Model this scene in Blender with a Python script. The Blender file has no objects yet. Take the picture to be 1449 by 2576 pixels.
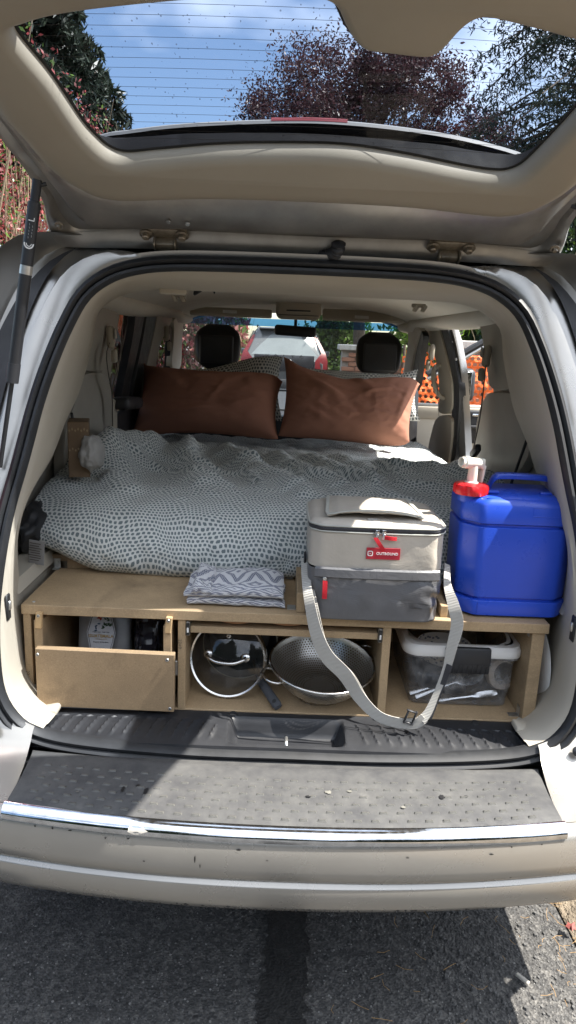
import bpy, bmesh, math, random
import numpy as np
from mathutils import Vector, Matrix, noise
random.seed(7); np.random.seed(7)
R_ = math.radians
scene = bpy.context.scene
COL = scene.collection

# ------------------------------------------------------------------ camera
CAM = np.array([-0.028, -1.46, 1.52]); FPX = 1822.0
PITCH, ROLL, YAW = R_(13.5), R_(2.34), R_(-0.4)
cam_data = bpy.data.cameras.new('camera'); cam = bpy.data.objects.new('camera', cam_data); COL.objects.link(cam)
cam_rot = Matrix.Rotation(YAW, 3, 'Z') @ Matrix.Rotation(math.pi/2 - PITCH, 3, 'X') @ Matrix.Rotation(ROLL, 3, 'Z')
cam.location = CAM; cam.rotation_euler = cam_rot.to_euler()
cam_data.sensor_fit = 'HORIZONTAL'; cam_data.sensor_width = 36
cam_data.lens = 36 * FPX / 1449.0
cam_data.clip_start = 0.05; cam_data.clip_end = 600
scene.camera = cam
RM = np.array(cam_rot)

# ------------------------------------------------------------------ sun, sky, exposure
SUN = Vector((1.0, -0.10, 1.60)).normalized()
world = bpy.data.worlds.new('World'); scene.world = world; world.use_nodes = True
wn, wl = world.node_tree.nodes, world.node_tree.links
wn.clear()
w_out = wn.new('ShaderNodeOutputWorld'); w_bg = wn.new('ShaderNodeBackground')
sky = wn.new('ShaderNodeTexSky'); sky.sky_type = 'NISHITA'; sky.sun_disc = False
sky.sun_elevation = math.asin(SUN.z); sky.sun_rotation = math.atan2(SUN.x, SUN.y)
sky.air_density = 1.0; sky.dust_density = .5; sky.ozone_density = 1.6
tc = wn.new('ShaderNodeTexCoord'); cn = wn.new('ShaderNodeTexNoise'); cn.inputs['Scale'].default_value = 1.7
cn.inputs['Detail'].default_value = 5; cn.inputs['Roughness'].default_value = 0.55
cmap = wn.new('ShaderNodeMapping'); cmap.inputs['Location'].default_value = (-.75, 0.0, .35); cmap.inputs['Scale'].default_value = (1, 1, 2.2)
wl.new(tc.outputs['Generated'], cmap.inputs['Vector']); wl.new(cmap.outputs['Vector'], cn.inputs['Vector'])
cr = wn.new('ShaderNodeValToRGB'); cr.color_ramp.elements[0].position = 0.46; cr.color_ramp.elements[1].position = 0.66
vd = wn.new('ShaderNodeVectorMath'); vd.operation = 'DOT_PRODUCT'; wl.new(tc.outputs['Generated'], vd.inputs[0]); vd.inputs[1].default_value = SUN   # thin cloud thickens towards the sun
va = wn.new('ShaderNodeMath'); va.operation = 'MULTIPLY_ADD'; wl.new(vd.outputs['Value'], va.inputs[0]); va.inputs[1].default_value = .42; va.inputs[2].default_value = -.10
vb = wn.new('ShaderNodeMath'); vb.operation = 'ADD'; wl.new(cn.outputs['Fac'], vb.inputs[0]); wl.new(va.outputs[0], vb.inputs[1])
wl.new(vb.outputs[0], cr.inputs['Fac'])
cm = wn.new('ShaderNodeMixRGB'); cm.inputs['Color2'].default_value = (11.0, 11.6, 12.6, 1)
cf = wn.new('ShaderNodeMath'); cf.operation = 'MULTIPLY'; cf.inputs[1].default_value = 0.75
wl.new(cr.outputs['Color'], cf.inputs[0]); wl.new(cf.outputs[0], cm.inputs['Fac'])
wl.new(sky.outputs['Color'], cm.inputs['Color1']); wl.new(cm.outputs['Color'], w_bg.inputs['Color'])
w_bg.inputs['Strength'].default_value = 0.085
wl.new(w_bg.outputs['Background'], w_out.inputs['Surface'])
sun_data = bpy.data.lights.new('sun', 'SUN'); sun_data.energy = 5.0; sun_data.angle = R_(0.5); sun_data.color = (1.0, 0.95, 0.87)
sun_ob = bpy.data.objects.new('sun', sun_data); COL.objects.link(sun_ob)
sun_ob.rotation_euler = SUN.to_track_quat('Z', 'Y').to_euler(); sun_ob.location = SUN * 30
vs = scene.view_settings
vs.view_transform = 'Standard'; vs.look = 'None'; vs.exposure = 1.58; vs.gamma = 1.0; vs.use_curve_mapping = False
scene.render.engine = 'CYCLES'
scene.cycles.use_denoising = True
scene.cycles.max_bounces = 10; scene.cycles.diffuse_bounces = 5; scene.cycles.transparent_max_bounces = 24
scene.cycles.sample_clamp_indirect = 6.0
scene.cycles.caustics_reflective = False; scene.cycles.caustics_refractive = False

# ------------------------------------------------------------------ points on known planes of the place
def ray(u, v): return RM @ np.array([(u - 724.5) / FPX, -(v - 1288) / FPX, -1.0])
def PY(u, v, Y): d = ray(u, v); return CAM + d * ((Y - CAM[1]) / d[1])
def PZ(u, v, z): d = ray(u, v); return CAM + d * ((z - CAM[2]) / d[2])
def PX(u, v, x): d = ray(u, v); return CAM + d * ((x - CAM[0]) / d[0])

# ------------------------------------------------------------------ materials
def newmat(name):
    m = bpy.data.materials.new(name); m.use_nodes = True
    nt = m.node_tree; nt.nodes.clear()
    return m, nt, nt.nodes, nt.links
def mth(nt, op, a, b=None, c=None):
    n = nt.nodes.new('ShaderNodeMath'); n.operation = op
    for i, x in enumerate((a, b, c)):
        if x is None: continue
        if isinstance(x, (int, float)): n.inputs[i].default_value = x
        else: nt.links.new(x, n.inputs[i])
    return n.outputs[0]
def tex_noise(nt, scale, detail=4, rough=.55, vec=None, dist=0):
    n = nt.nodes.new('ShaderNodeTexNoise'); n.inputs['Scale'].default_value = scale
    n.inputs['Detail'].default_value = detail; n.inputs['Roughness'].default_value = rough; n.inputs['Distortion'].default_value = dist
    if vec is not None: nt.links.new(vec, n.inputs['Vector'])
    return n.outputs['Fac']
def ramp(nt, fac, stops):
    n = nt.nodes.new('ShaderNodeValToRGB'); e = n.color_ramp.elements
    while len(e) < len(stops): e.new(.5)
    for i, (p, c) in enumerate(stops):
        e[i].position = p; e[i].color = (*c, 1) if len(c) == 3 else c
    nt.links.new(fac, n.inputs['Fac']); return n.outputs['Color']
def mix(nt, fac, a, b):
    n = nt.nodes.new('ShaderNodeMixRGB')
    for i, x in ((0, fac), (1, a), (2, b)):
        if isinstance(x, (int, float)): n.inputs[i].default_value = x
        elif isinstance(x, tuple): n.inputs[i].default_value = (*x, 1)
        else: nt.links.new(x, n.inputs[i])
    return n.outputs[0]
def objco(nt):
    n = nt.nodes.new('ShaderNodeTexCoord'); return n.outputs['Object']
def uvco(nt):
    n = nt.nodes.new('ShaderNodeTexCoord'); return n.outputs['UV']
def scaled(nt, vec, s):
    n = nt.nodes.new('ShaderNodeMapping'); n.inputs['Scale'].default_value = s; nt.links.new(vec, n.inputs['Vector']); return n.outputs['Vector']
def bsdf(nt, color=None, rough=.5, metal=0., bump=None, bump_d=.002, bump_s=.5, **kw):
    b = nt.nodes.new('ShaderNodeBsdfPrincipled'); o = nt.nodes.new('ShaderNodeOutputMaterial')
    nt.links.new(b.outputs['BSDF'], o.inputs['Surface'])
    for k, x in (('Base Color', color), ('Roughness', rough), ('Metallic', metal)):
        if x is None: continue
        if isinstance(x, (int, float)): b.inputs[k].default_value = x
        elif isinstance(x, tuple): b.inputs[k].default_value = (*x, 1)
        else: nt.links.new(x, b.inputs[k])
    for k, x in kw.items():
        k = k.replace('_', ' ')
        if isinstance(x, (int, float)): b.inputs[k].default_value = x
        elif isinstance(x, tuple): b.inputs[k].default_value = (*x, 1)
        else: nt.links.new(x, b.inputs[k])
    if bump is not None:
        bn = nt.nodes.new('ShaderNodeBump'); bn.inputs['Distance'].default_value = bump_d; bn.inputs['Strength'].default_value = bump_s
        nt.links.new(bump, bn.inputs['Height']); nt.links.new(bn.outputs['Normal'], b.inputs['Normal'])
    return b
def M(name, c, rough=.5, metal=0., vary=.12, vs_=6., grain=0., gs=300., gd=.0006, rv=.15, **kw):
    """plain procedural surface: colour with soft blotches, roughness wear and a fine grain"""
    m, nt, N, L = newmat(name); v = objco(nt)
    f = tex_noise(nt, vs_, 6, .62, v)
    c1 = tuple(x * (1 - vary) for x in c); c2 = tuple(min(1, x * (1 + vary)) for x in c)
    col = ramp(nt, f, [(.3, c1), (.7, c2)])
    rg = ramp(nt, tex_noise(nt, vs_ * 2.3, 5, .6, v), [(.3, (max(.02, rough * (1 - rv)),) * 3), (.7, (min(1, rough * (1 + rv)),) * 3)])
    b = tex_noise(nt, gs, 2, .6, v) if grain else None
    bsdf(nt, col, rg, metal, b, gd, grain if grain else .5, **kw)
    return m
def glassmat(name, tint, refl=1.0, dirt=.03, rough=.0):
    m, nt, N, L = newmat(name)
    o = N.new('ShaderNodeOutputMaterial'); t = N.new('ShaderNodeBsdfTransparent'); gl = N.new('ShaderNodeBsdfGlossy'); d = N.new('ShaderNodeBsdfDiffuse')
    gl.inputs['Roughness'].default_value = rough; d.inputs['Color'].default_value = (.5, .5, .5, 1)
    t.inputs['Color'].default_value = (*tint, 1)
    lw = N.new('ShaderNodeLayerWeight'); lw.inputs['Blend'].default_value = .5      # works from both sides of a pane
    f2 = mth(nt, 'MULTIPLY', mth(nt, 'ADD', mth(nt, 'MULTIPLY', mth(nt, 'POWER', lw.outputs['Facing'], 5.0), .9), .05), refl)
    m1 = N.new('ShaderNodeMixShader'); L.new(f2, m1.inputs[0]); L.new(t.outputs[0], m1.inputs[1]); L.new(gl.outputs[0], m1.inputs[2])
    sp = tex_noise(nt, 30, 6, .7, objco(nt)); sp2 = mth(nt, 'MULTIPLY', mth(nt, 'POWER', sp, 3), dirt * 4)
    m2 = N.new('ShaderNodeMixShader'); L.new(sp2, m2.inputs[0]); L.new(m1.outputs[0], m2.inputs[1]); L.new(d.outputs[0], m2.inputs[2])
    L.new(m2.outputs[0], o.inputs['Surface']); return m
MT = {}
MT['silver'] = M('silver_paint', (.40, .388, .365), .30, .85, .07, 3)
MT['silver_dirty'] = M('silver_paint_grimy', (.36, .35, .33), .38, .7, .2, 9, grain=.08, gs=500)
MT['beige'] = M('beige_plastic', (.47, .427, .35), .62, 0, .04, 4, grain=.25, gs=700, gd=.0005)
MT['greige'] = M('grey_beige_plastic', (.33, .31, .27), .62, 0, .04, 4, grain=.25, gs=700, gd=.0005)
MT['headliner'] = M('headliner_cloth', (.58, .555, .50), .9, 0, .04, 6, grain=.3, gs=900, gd=.0006)
MT['bumper'] = M('bumper_paint', (.41, .392, .358), .28, .62, .07, 3)
MT['frit'] = M('black_frit', (.006, .006, .007), .7, 0, .1, Specular_IOR_Level=.08)
MT['rubber'] = M('black_rubber', (.018, .019, .021), .5, 0, .3, 12, grain=.1, gs=400)
MT['blackpl'] = M('black_plastic', (.022, .023, .026), .45, 0, .25, 10, grain=.3, gs=500, gd=.0006)
MT['darkpl'] = M('dark_grey_plastic', (.035, .036, .04), .5, 0, .2, 8, grain=.2, gs=500)
MT['chrome'] = M('chrome', (.62, .64, .67), .11, 1.0, .22, 40, rv=.6)
MT['steel'] = M('brushed_steel', (.60, .59, .57), .26, 1.0, .07, 20)
MT['zinc'] = M('zinc_metal', (.55, .55, .53), .38, .9, .12, 40)
MT['rustbolt'] = M('weathered_bolt', (.34, .30, .24), .5, .7, .3, 60)
MT['clear'] = glassmat('clear_glass', (.90, .93, .91), .9, .05)
MT['privacy'] = glassmat('privacy_glass', (.07, .075, .085), 1.0, .01)
MT['gateglass'] = glassmat('rear_glass', (.60, .64, .70), .13, .008)
MT['bluetint'] = glassmat('blue_tint', (.10, .30, .62), .5, .02)
MT['white'] = M('white_plastic', (.80, .79, .76), .35, 0, .03, 8)
MT['whitelabel'] = M('white_label', (.78, .78, .76), .5, 0, .03, 30)
MT['ink'] = M('black_ink', (.02, .02, .02), .6, 0, .1)
MT['red'] = M('red_plastic', (.62, .015, .02), .28, 0, .06, 9)
MT['darkred'] = M('dark_red_lens', (.14, .008, .012), .3, 0, .1)
MT['redweb'] = M('red_webbing', (.55, .012, .025), .75, 0, .12, 200, grain=.5, gs=1200)
MT['labelred'] = M('red_label', (.42, .018, .035), .55, 0, .06, 30)
MT['seatblack'] = M('black_leather', (.014, .014, .016), .48, 0, .2, 10, grain=.4, gs=350, gd=.0008)
MT['belt'] = M('belt_webbing', (.03, .029, .028), .7, 0, .15, 40)
MT['beltbeige'] = M('belt_guide_plastic', (.40, .36, .29), .6, 0, .05)
MT['tar'] = M('tar_sealant', (.018, .018, .019), .55, 0, .5, 25, grain=.6, gs=260, gd=.002)

# ------------------------------------------------------------------ mesh helpers
def T3(p): return (float(p[0]), float(p[1]), float(p[2]))
class MB:
    def __init__(s): s.v = []; s.f = []; s.uv = None
    def add(s, v, f):
        b = len(s.v); s.v += [T3(p) for p in v]; s.f += [tuple(b + i for i in q) for q in f]; return s
    def box(s, c, d, rot=None, r=0., seg=1):
        bm = bmesh.new(); bmesh.ops.create_cube(bm, size=1)
        for q in bm.verts: q.co = Vector((q.co.x * d[0], q.co.y * d[1], q.co.z * d[2]))
        if r > 0: bmesh.ops.bevel(bm, geom=bm.edges[:], offset=min(r, min(d) * .49), segments=seg, profile=.5, affect='EDGES')
        m = Matrix.Translation(Vector(T3(c))) @ (rot.to_4x4() if rot is not None else Matrix.Identity(4))
        bm.verts.index_update()
        s.add([m @ q.co for q in bm.verts], [[w.index for w in q.verts] for q in bm.faces]); bm.free(); return s
    def loft(s, rings, closed=True, cap0=False, cap1=False):
        n = len(rings[0]); v = [p for r in rings for p in r]; f = []
        for i in range(len(rings) - 1):
            for j in range(n if closed else n - 1):
                k = (j + 1) % n
                f.append((i * n + j, i * n + k, (i + 1) * n + k, (i + 1) * n + j))
        if cap0: f.append(tuple(range(n))[::-1])
        if cap1: f.append(tuple((len(rings) - 1) * n + j for j in range(n)))
        return s.add(v, f)
    def tube(s, path, r, n=8, caps=True):
        P = [Vector(T3(p)) for p in path]; rings = []; up = None
        for i, p in enumerate(P):
            d = (P[min(i + 1, len(P) - 1)] - P[max(i - 1, 0)]).normalized()
            if up is None:
                up = d.orthogonal().normalized()
            up = (up - d * up.dot(d)).normalized(); w = d.cross(up)
            rr = r[i] if isinstance(r, (list, tuple)) else r
            rings.append([p + (up * math.cos(2 * math.pi * k / n) + w * math.sin(2 * math.pi * k / n)) * rr for k in range(n)])
        return s.loft(rings, True, caps, caps)
    def lathe(s, prof, c=(0, 0, 0), axis=(0, 0, 1), n=32, xdir=None):
        a = Vector(axis).normalized(); x = Vector(xdir).normalized() if xdir else a.orthogonal().normalized(); y = a.cross(x); c = Vector(T3(c))
        return s.loft([[c + a * h + (x * math.cos(2 * math.pi * k / n) + y * math.sin(2 * math.pi * k / n)) * r for k in range(n)] for r, h in prof], True)
    def prism(s, poly, vec):
        n = len(poly); a = [Vector(T3(p)) for p in poly]; b = [p + Vector(vec) for p in a]
        return s.add(a + b, [tuple(range(n))[::-1], tuple(range(n, 2 * n))] + [(j, (j + 1) % n, n + (j + 1) % n, n + j) for j in range(n)])
    def ribbon(s, path, wid, th=.002):
        """path of points, wid = list of half-width vectors"""
        P = [Vector(T3(p)) for p in path]; rings = []
        for i, p in enumerate(P):
            d = (P[min(i + 1, len(P) - 1)] - P[max(i - 1, 0)]).normalized(); w = Vector(wid[i]); nn = d.cross(w).normalized() * th * .5
            rings.append([p - w - nn, p + w - nn, p + w + nn, p - w + nn])
        return s.loft(rings, True, True, True)
WT = {}
def mesh_data(name, mb, mat, smooth=40, uv=None, merge=0.):
    me = bpy.data.meshes.new(name); me.from_pydata(mb.v, [], mb.f); me.validate(clean_customdata=False)
    bm = bmesh.new(); bm.from_mesh(me)
    if merge: bmesh.ops.remove_doubles(bm, verts=bm.verts[:], dist=merge)
    bmesh.ops.recalc_face_normals(bm, faces=bm.faces[:]); bm.to_mesh(me); bm.free()
    for m in (mat if isinstance(mat, list) else [mat]): me.materials.append(m)
    if smooth:
        me.polygons.foreach_set('use_smooth', [True] * len(me.polygons)); me.set_sharp_from_angle(angle=R_(smooth))
    if uv is not None:
        l = me.uv_layers.new(name='UVMap'); idx = np.empty(len(me.loops), int); me.loops.foreach_get('vertex_index', idx)
        l.data.foreach_set('uv', np.asarray(uv, float)[idx].ravel())
    me.update(); return me
def put(o, parent):
    COL.objects.link(o)
    if parent is not None:
        o.parent = parent; o.matrix_parent_inverse = Matrix.Translation(-WT.get(parent.name, Vector((0, 0, 0))))
    return o
def part(name, mb, mat, parent=None, smooth=40, uv=None, label=None, merge=0.):
    o = bpy.data.objects.new(name, mesh_data(name, mb, mat, smooth, uv, merge)); put(o, parent)
    if label: o['label'] = label
    return o
def inst(name, me, mw, parent=None):
    o = bpy.data.objects.new(name, me); put(o, parent); o.matrix_basis = mw; return o
def tag(o, label, cat, group=None):
    o['label'] = label; o['category'] = cat
    if group: o['group'] = group
    return o
def thing(name, label, cat, loc=(0, 0, 0), group=None):
    o = bpy.data.objects.new(name, None); COL.objects.link(o); o.location = T3(loc); o.empty_display_size = .1
    WT[o.name] = Vector(T3(loc)); return tag(o, label, cat, group)
def struct(name, mb, mat, smooth=40, parent=None, uv=None):
    o = part(name, mb, mat, parent, smooth, uv); o['kind'] = 'structure'; return o
def rot_to(z, x=None):
    """matrix whose Z axis is z and whose X axis is near x"""
    z = Vector(z).normalized(); x = Vector(x) if x is not None else z.orthogonal()
    x = (x - z * x.dot(z)).normalized(); y = z.cross(x)
    return Matrix((x, y, z)).transposed()
def text(name, s, size, loc, xdir, ndir, mat, parent, depth=.0004, spacing=1., align='CENTER', bold=0., sx=1.):
    cu = bpy.data.curves.new(name, 'FONT'); cu.body = s; cu.size = size; cu.align_x = align; cu.align_y = 'CENTER'; cu.extrude = depth; cu.space_character = spacing; cu.offset = bold
    tmp = bpy.data.objects.new('tmp', cu); COL.objects.link(tmp)
    dg = bpy.context.evaluated_depsgraph_get(); me = bpy.data.meshes.new_from_object(tmp.evaluated_get(dg)); bpy.data.objects.remove(tmp)
    x = Vector(T3(xdir)).normalized(); n = Vector(T3(ndir)); n = (n - x * n.dot(x)).normalized(); y = n.cross(x)
    mw = Matrix.Translation(Vector(T3(loc))) @ Matrix((x, y, n)).transposed().to_4x4() @ Matrix.Diagonal((sx, 1, 1, 1))
    me.transform(mw); me.materials.clear(); me.materials.append(mat); me.name = name
    o = bpy.data.objects.new(name, me); put(o, parent); return o
def crom(pts, n, closed=False):
    P = np.array([np.array(p, float) for p in pts]); m = len(P)
    if closed: Q = np.vstack([P[-1:], P, P[:2]])
    else: Q = np.vstack([2 * P[0] - P[1], P, 2 * P[-1] - P[-2]])
    segs = m if closed else m - 1; D = []
    for i in range(segs):
        p0, p1, p2, p3 = Q[i], Q[i + 1], Q[i + 2], Q[i + 3]
        for t in np.linspace(0, 1, 16, endpoint=False):
            D.append(.5 * (2 * p1 + (p2 - p0) * t + (2 * p0 - 5 * p1 + 4 * p2 - p3) * t * t + (3 * p1 - p0 - 3 * p2 + p3) * t ** 3))
    D.append(P[0] if closed else P[-1]); D = np.array(D)
    L = np.concatenate([[0], np.cumsum(np.linalg.norm(np.diff(D, axis=0), axis=1))])
    s = np.linspace(0, L[-1], n, endpoint=not closed)
    return np.array([[np.interp(q, L, D[:, k]) for k in range(D.shape[1])] for q in s])
def fbm(x, y, z=0., o=4): return noise.fractal(Vector((x, y, z)), .6, 2.0, o)
def lerp(a, b, t): return a + (b - a) * t
def sstep(a, b, x): t = min(1, max(0, (x - a) / (b - a))); return t * t * (3 - 2 * t)
# ================================================================== ground
def asphalt(name='asphalt', k=1.):
    m, nt, N, L = newmat(name); v = objco(nt)
    vo = N.new('ShaderNodeTexVoronoi'); vo.inputs['Scale'].default_value = 150; L.new(v, vo.inputs['Vector'])
    vo2 = N.new('ShaderNodeTexVoronoi'); vo2.inputs['Scale'].default_value = 75; L.new(v, vo2.inputs['Vector'])
    stone = mix(nt, .5, vo.outputs['Color'], vo2.outputs['Color'])
    bw = N.new('ShaderNodeRGBToBW'); L.new(stone, bw.inputs[0])
    base = ramp(nt, bw.outputs[0], [(.12, (.026 * k, .026 * k, .027 * k)), (.5, (.062 * k, .061 * k, .060 * k)), (.88, (.15 * k, .145 * k, .137 * k))])
    big = ramp(nt, tex_noise(nt, 2.2, 6, .65, v), [(.3, (.62, .62, .62)), (.7, (1.12, 1.1, 1.06))])
    mm = N.new('ShaderNodeMixRGB'); mm.blend_type = 'MULTIPLY'; mm.inputs[0].default_value = 1; L.new(base, mm.inputs[1]); L.new(big, mm.inputs[2])
    h = mth(nt, 'ADD', mth(nt, 'MULTIPLY', vo.outputs['Distance'], 1.0), mth(nt, 'MULTIPLY', tex_noise(nt, 60, 4, .7, v), 1.2))
    bsdf(nt, mm.outputs[0], .82, 0, h, .005, .7); return m
MT['asphalt'] = asphalt(); MT['tar'] = asphalt('tar_sealant', .20)
MT['stone'] = M('road_stone', (.085, .083, .080), .75, 0, .5, 90)
MT['stonepale'] = M('pale_road_stone', (.19, .185, .175), .7, 0, .3, 60)
MT['soil'] = M('verge_soil', (.15, .12, .085), .95, 0, .5, 18, grain=1., gs=90, gd=.012)
MT['needle'] = M('dry_needle', (.36, .22, .09), .7, 0, .35, 30)
MT['chip'] = M('weathered_wood', (.42, .39, .34), .8, 0, .25, 60, grain=.5, gs=200)
MT['deadleaf'] = M('dead_red_leaf', (.25, .06, .05), .7, 0, .3, 40)
g_ = MB(); S_ = 260
xs = [-S_, -6, -2, -1, -.5, 0, .5, .76, 1.0, 4, S_]; ys = [-S_, -6, -1, 0, .5, 1, 3, 10, 40, S_]
g_.add([(x, y, 0) for y in ys for x in xs], [(j * len(xs) + i, j * len(xs) + i + 1, (j + 1) * len(xs) + i + 1, (j + 1) * len(xs) + i) for j in range(len(ys) - 1) for i in range(len(xs) - 1)])
road = struct('road', g_, MT['asphalt'], 0)
t_ = MB(); rows = []
for i, y in enumerate(np.linspace(-2, 4, 700)):
    a = -.035 + .010 * fbm(y * 3, 0) + .014 * fbm(y * 40, 5); b = .075 + .010 * fbm(y * 3, 9) + .014 * fbm(y * 40, 3)
    rows.append([(a + .02 * y, y, .0042), (b + .02 * y, y, .0042)])
t_.loft(rows, False); tp = part('tar_strip', t_, MT['tar'], road); tp['kind'] = 'structure'
vg = MB(); rows = []
for y in np.linspace(-30, 60, 500):
    e = .80 + .05 * fbm(y * 1.3, 2) + .03 * fbm(y * 9, 4) - .05 * min(y, .4)
    rows.append([(e, y, .0045), (e + .05, y, .02 + .012 * fbm(y * 8, 1)), (1.6, y, .03 + .02 * fbm(y * 4, 7)), (9, y, .05)])
vg.loft(rows, False); verge = struct('verge', vg, MT['soil'])
# loose stones pressed into the road, needles and grit along the edge
def pebbles(n, xr, yr, smin, smax, mat, name, z0=0., emb=.35, parent=None):
    b = MB()
    for i in range(n):
        x, y = random.uniform(*xr), random.uniform(*yr); s = random.uniform(smin, smax) * random.choice([.6, .8, 1, 1]); a = random.random() * 6.28
        q = []
        for k in range(5):
            an = a + k * 1.2566; rr = s * random.uniform(.7, 1.1); q.append((x + rr * math.cos(an), y + rr * math.sin(an), z0 - .001))
        t = [(x + (p[0] - x) * .62, y + (p[1] - y) * .62, z0 + s * emb * random.uniform(.7, 1.2)) for p in q]
        b.add(q + t, [(0, 1, 6, 5), (1, 2, 7, 6), (2, 3, 8, 7), (3, 4, 9, 8), (4, 0, 5, 9), (5, 6, 7, 8, 9)])
    o = part(name, b, mat, parent, 0); o['kind'] = 'stuff'; return o
pebbles(5200, (-.78, 1.0), (-.24, .42), .0018, .0055, MT['stone'], 'road_grit')['label'] = 'dark grit set in the asphalt behind the van'
pebbles(1500, (-.78, 1.0), (-.24, .42), .0016, .0045, MT['stonepale'], 'pale_grit')['label'] = 'pale chips of stone in the asphalt'
pebbles(900, (.35, 1.15), (-.24, .5), .003, .010, MT['stone'], 'gravel', .0, .6)['label'] = 'loose grey gravel at the road edge on the right'
nb = MB()
for i in range(230):
    x = random.choice([random.gauss(.85, .12), random.uniform(.1, 1.0), random.gauss(.88, .12)]); y = random.uniform(-.25, .5); a = random.random() * 3.14; l = random.uniform(.006, .024); bnd = random.uniform(-.006, .006)
    d = np.array([math.cos(a), math.sin(a)]); q = np.array([-d[1], d[0]])
    pts = [(x + d[0] * l * t + q[0] * bnd * (1 - t * t), y + d[1] * l * t + q[1] * bnd * (1 - t * t), .009 + .004 * random.random()) for t in (-1, 0, 1)]
    nb.tube(pts, .00055, 4)
nd = part('needles', nb, MT['needle']); nd['kind'] = 'stuff'; nd['label'] = 'dry brown needles scattered over the road edge'
c = PZ(1315, 2462, .012)
wc = MB().box(c, (.011, .036, .008), Matrix.Rotation(R_(38), 3, 'Z'), .002)
tag(part('wood_chip', wc, MT['chip']), 'small pale splinter of wood lying on the shaded asphalt', 'wood chip')
c = PZ(1437, 2330, .03); lf = MB()
lf.add([(c[0] + .016 * math.cos(a) * (1 if k % 2 else .55), c[1] + .02 * math.sin(a) * (1 if k % 2 else .55), c[2] + .004 * math.sin(3 * a)) for k, a in enumerate(np.linspace(0, 6.28, 11)[:-1])] + [(c[0], c[1], c[2] + .006)], [(k, (k + 1) % 10, 10) for k in range(10)])
sm = lf; o = part('fallen_leaf', lf, MT['deadleaf'], None, 0); o.modifiers.new('s', 'SOLIDIFY').thickness = .0008
tag(o, 'crumpled dark red leaf on the sunlit road edge', 'leaf')

# ================================================================== the van
van = thing('minivan', 'silver minivan with its rear hatch up and a bed built inside', 'minivan', (0, 0, 0))
def gY(z): return .34 * max(0, (z - .62) / 1.08) ** 1.5
HALF = [(0, .612), (.2, .612), (.40, .622), (.527, .638), (.590, .666), (.628, .72), (.643, .80), (.647, .93), (.632, 1.09), (.607, 1.21), (.58, 1.35), (.556, 1.443), (.528, 1.525), (.497, 1.588), (.450, 1.628), (.39, 1.650), (.31, 1.661), (.18, 1.665), (0, 1.666)]
def full_ring(half, n):
    pts = half[:-1] + [(half[-1][0], half[-1][1])] + [(-x, z) for x, z in half[-2:0:-1]]
    return crom(pts, n, True)
NR = 200
RING = full_ring(HALF, NR)                      # starts bottom centre, goes up the right (+x) side
def normals2(P):
    d = np.roll(P, -1, 0) - np.roll(P, 1, 0); d /= np.linalg.norm(d, axis=1)[:, None]
    return np.stack([d[:, 1], -d[:, 0]], 1)     # outward
RN = normals2(RING)
def ring_at(off, dy): return [(p[0] + n[0] * off, gY(p[1]) + dy, p[1] + n[1] * off) for p, n in zip(RING, RN)]
# ---- weather seal
sp = [(0, .012), (.002, -.004), (.008, -.012), (.014, -.011), (.0165, -.003), (.019, -.010), (.025, -.016), (.032, -.012), (.036, 0), (.036, .02), (0, .02)]
sb = MB(); rr = [ring_at(o_, d_) for o_, d_ in sp]
sb.loft(rr + [rr[0]], True)
seal = part('door_seal', sb, MT['rubber'], van, 50, label='black double-lipped rubber seal around the hatch opening')
# ---- body rear jamb and quarter panels
OUT = [(0, .50), (.885, .50), (.89, .70), (.885, .90), (.868, 1.10), (.835, 1.30), (.79, 1.50), (.735, 1.64), (.69, 1.70), (.62, 1.735), (.40, 1.755), (0, 1.765)]
OUTD = crom(OUT, 400)
def out_at(p):                                  # body outline in the direction of p seen from the middle of the opening
    a = math.atan2(p[1] - 1.14, abs(p[0])); A = np.arctan2(OUTD[:, 1] - 1.14, OUTD[:, 0]); k = np.argmin(np.abs(A - a))
    return np.array([math.copysign(OUTD[k, 0], p[0]) if abs(p[0]) > 1e-6 else 0, OUTD[k, 1]])
JIDX = [i for i in range(NR) if RING[i][1] > .665]
def jamb(side):
    b = MB(); rings = [[] for _ in range(9)]
    for i in JIDX:
        p, n = RING[i], RN[i]
        if p[0] * side < -1e-6: continue
        tk = sstep(.50, .34, abs(p[0])) if p[1] > 1.5 else 0.        # along the roof edge the jamb tucks back under the hatch
        o = out_at(p); q0 = p + n * .034; q1 = p + n * lerp(.082, .040, tk); Y = gY(p[1]) + .0
        q2 = p + n * lerp(.098, .044, tk); o = o - np.array([0, .022 * tk]); q3 = q2 + (o - q2) * .55; q4 = q2 + (o - q2) * .86
        row = [(q0, .004), (q0 + n * .012, .0), (q1, .004), (q2, .055), (q3, .075 + .05 * tk), (q4, .03 + .10 * tk), (q2 + (o - q2) * .95, -.012 + .15 * tk), (o, .03 + .14 * tk), (o, .75)]
        for k, (q, dy) in enumerate(row): rings[k].append((q[0], Y + dy, q[1]))
    b.loft(rings, False); return b
for s_ in (1, -1): part('quarter_panel', jamb(s_), MT['silver'], van, 55, label='silver rear corner body panel with its door jamb')
# tail lights on the rear corners
for s_ in (1, -1):
    b = MB(); rows = []
    for z in np.linspace(.84, 1.46, 14):
        t = (z - .84) / .62; o = out_at(np.array([.7, z])); Y = gY(z); k = math.sin(max(.02, min(.98, t)) * math.pi) ** .4; xo = float(np.interp(z, OUTD[:300, 1], OUTD[:300, 0]))
        rows.append([(s_ * (xo - .06), Y + .02, z), (s_ * (xo - .052), Y - .045 * k, z), (s_ * (xo - .028), Y - .07 * k, z), (s_ * (xo - .003), Y - .05 * k, z), (s_ * (xo + .008), Y + .02, z), (s_ * (xo + .006), Y + .16, z)])
    b.loft(rows, False); b.add(rows[0], [tuple(range(6))]); b.add(rows[-1], [tuple(range(6))[::-1]]); part('tail_light', b, MT['red'], van, 50, label='red tail light on the rear corner')
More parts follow.
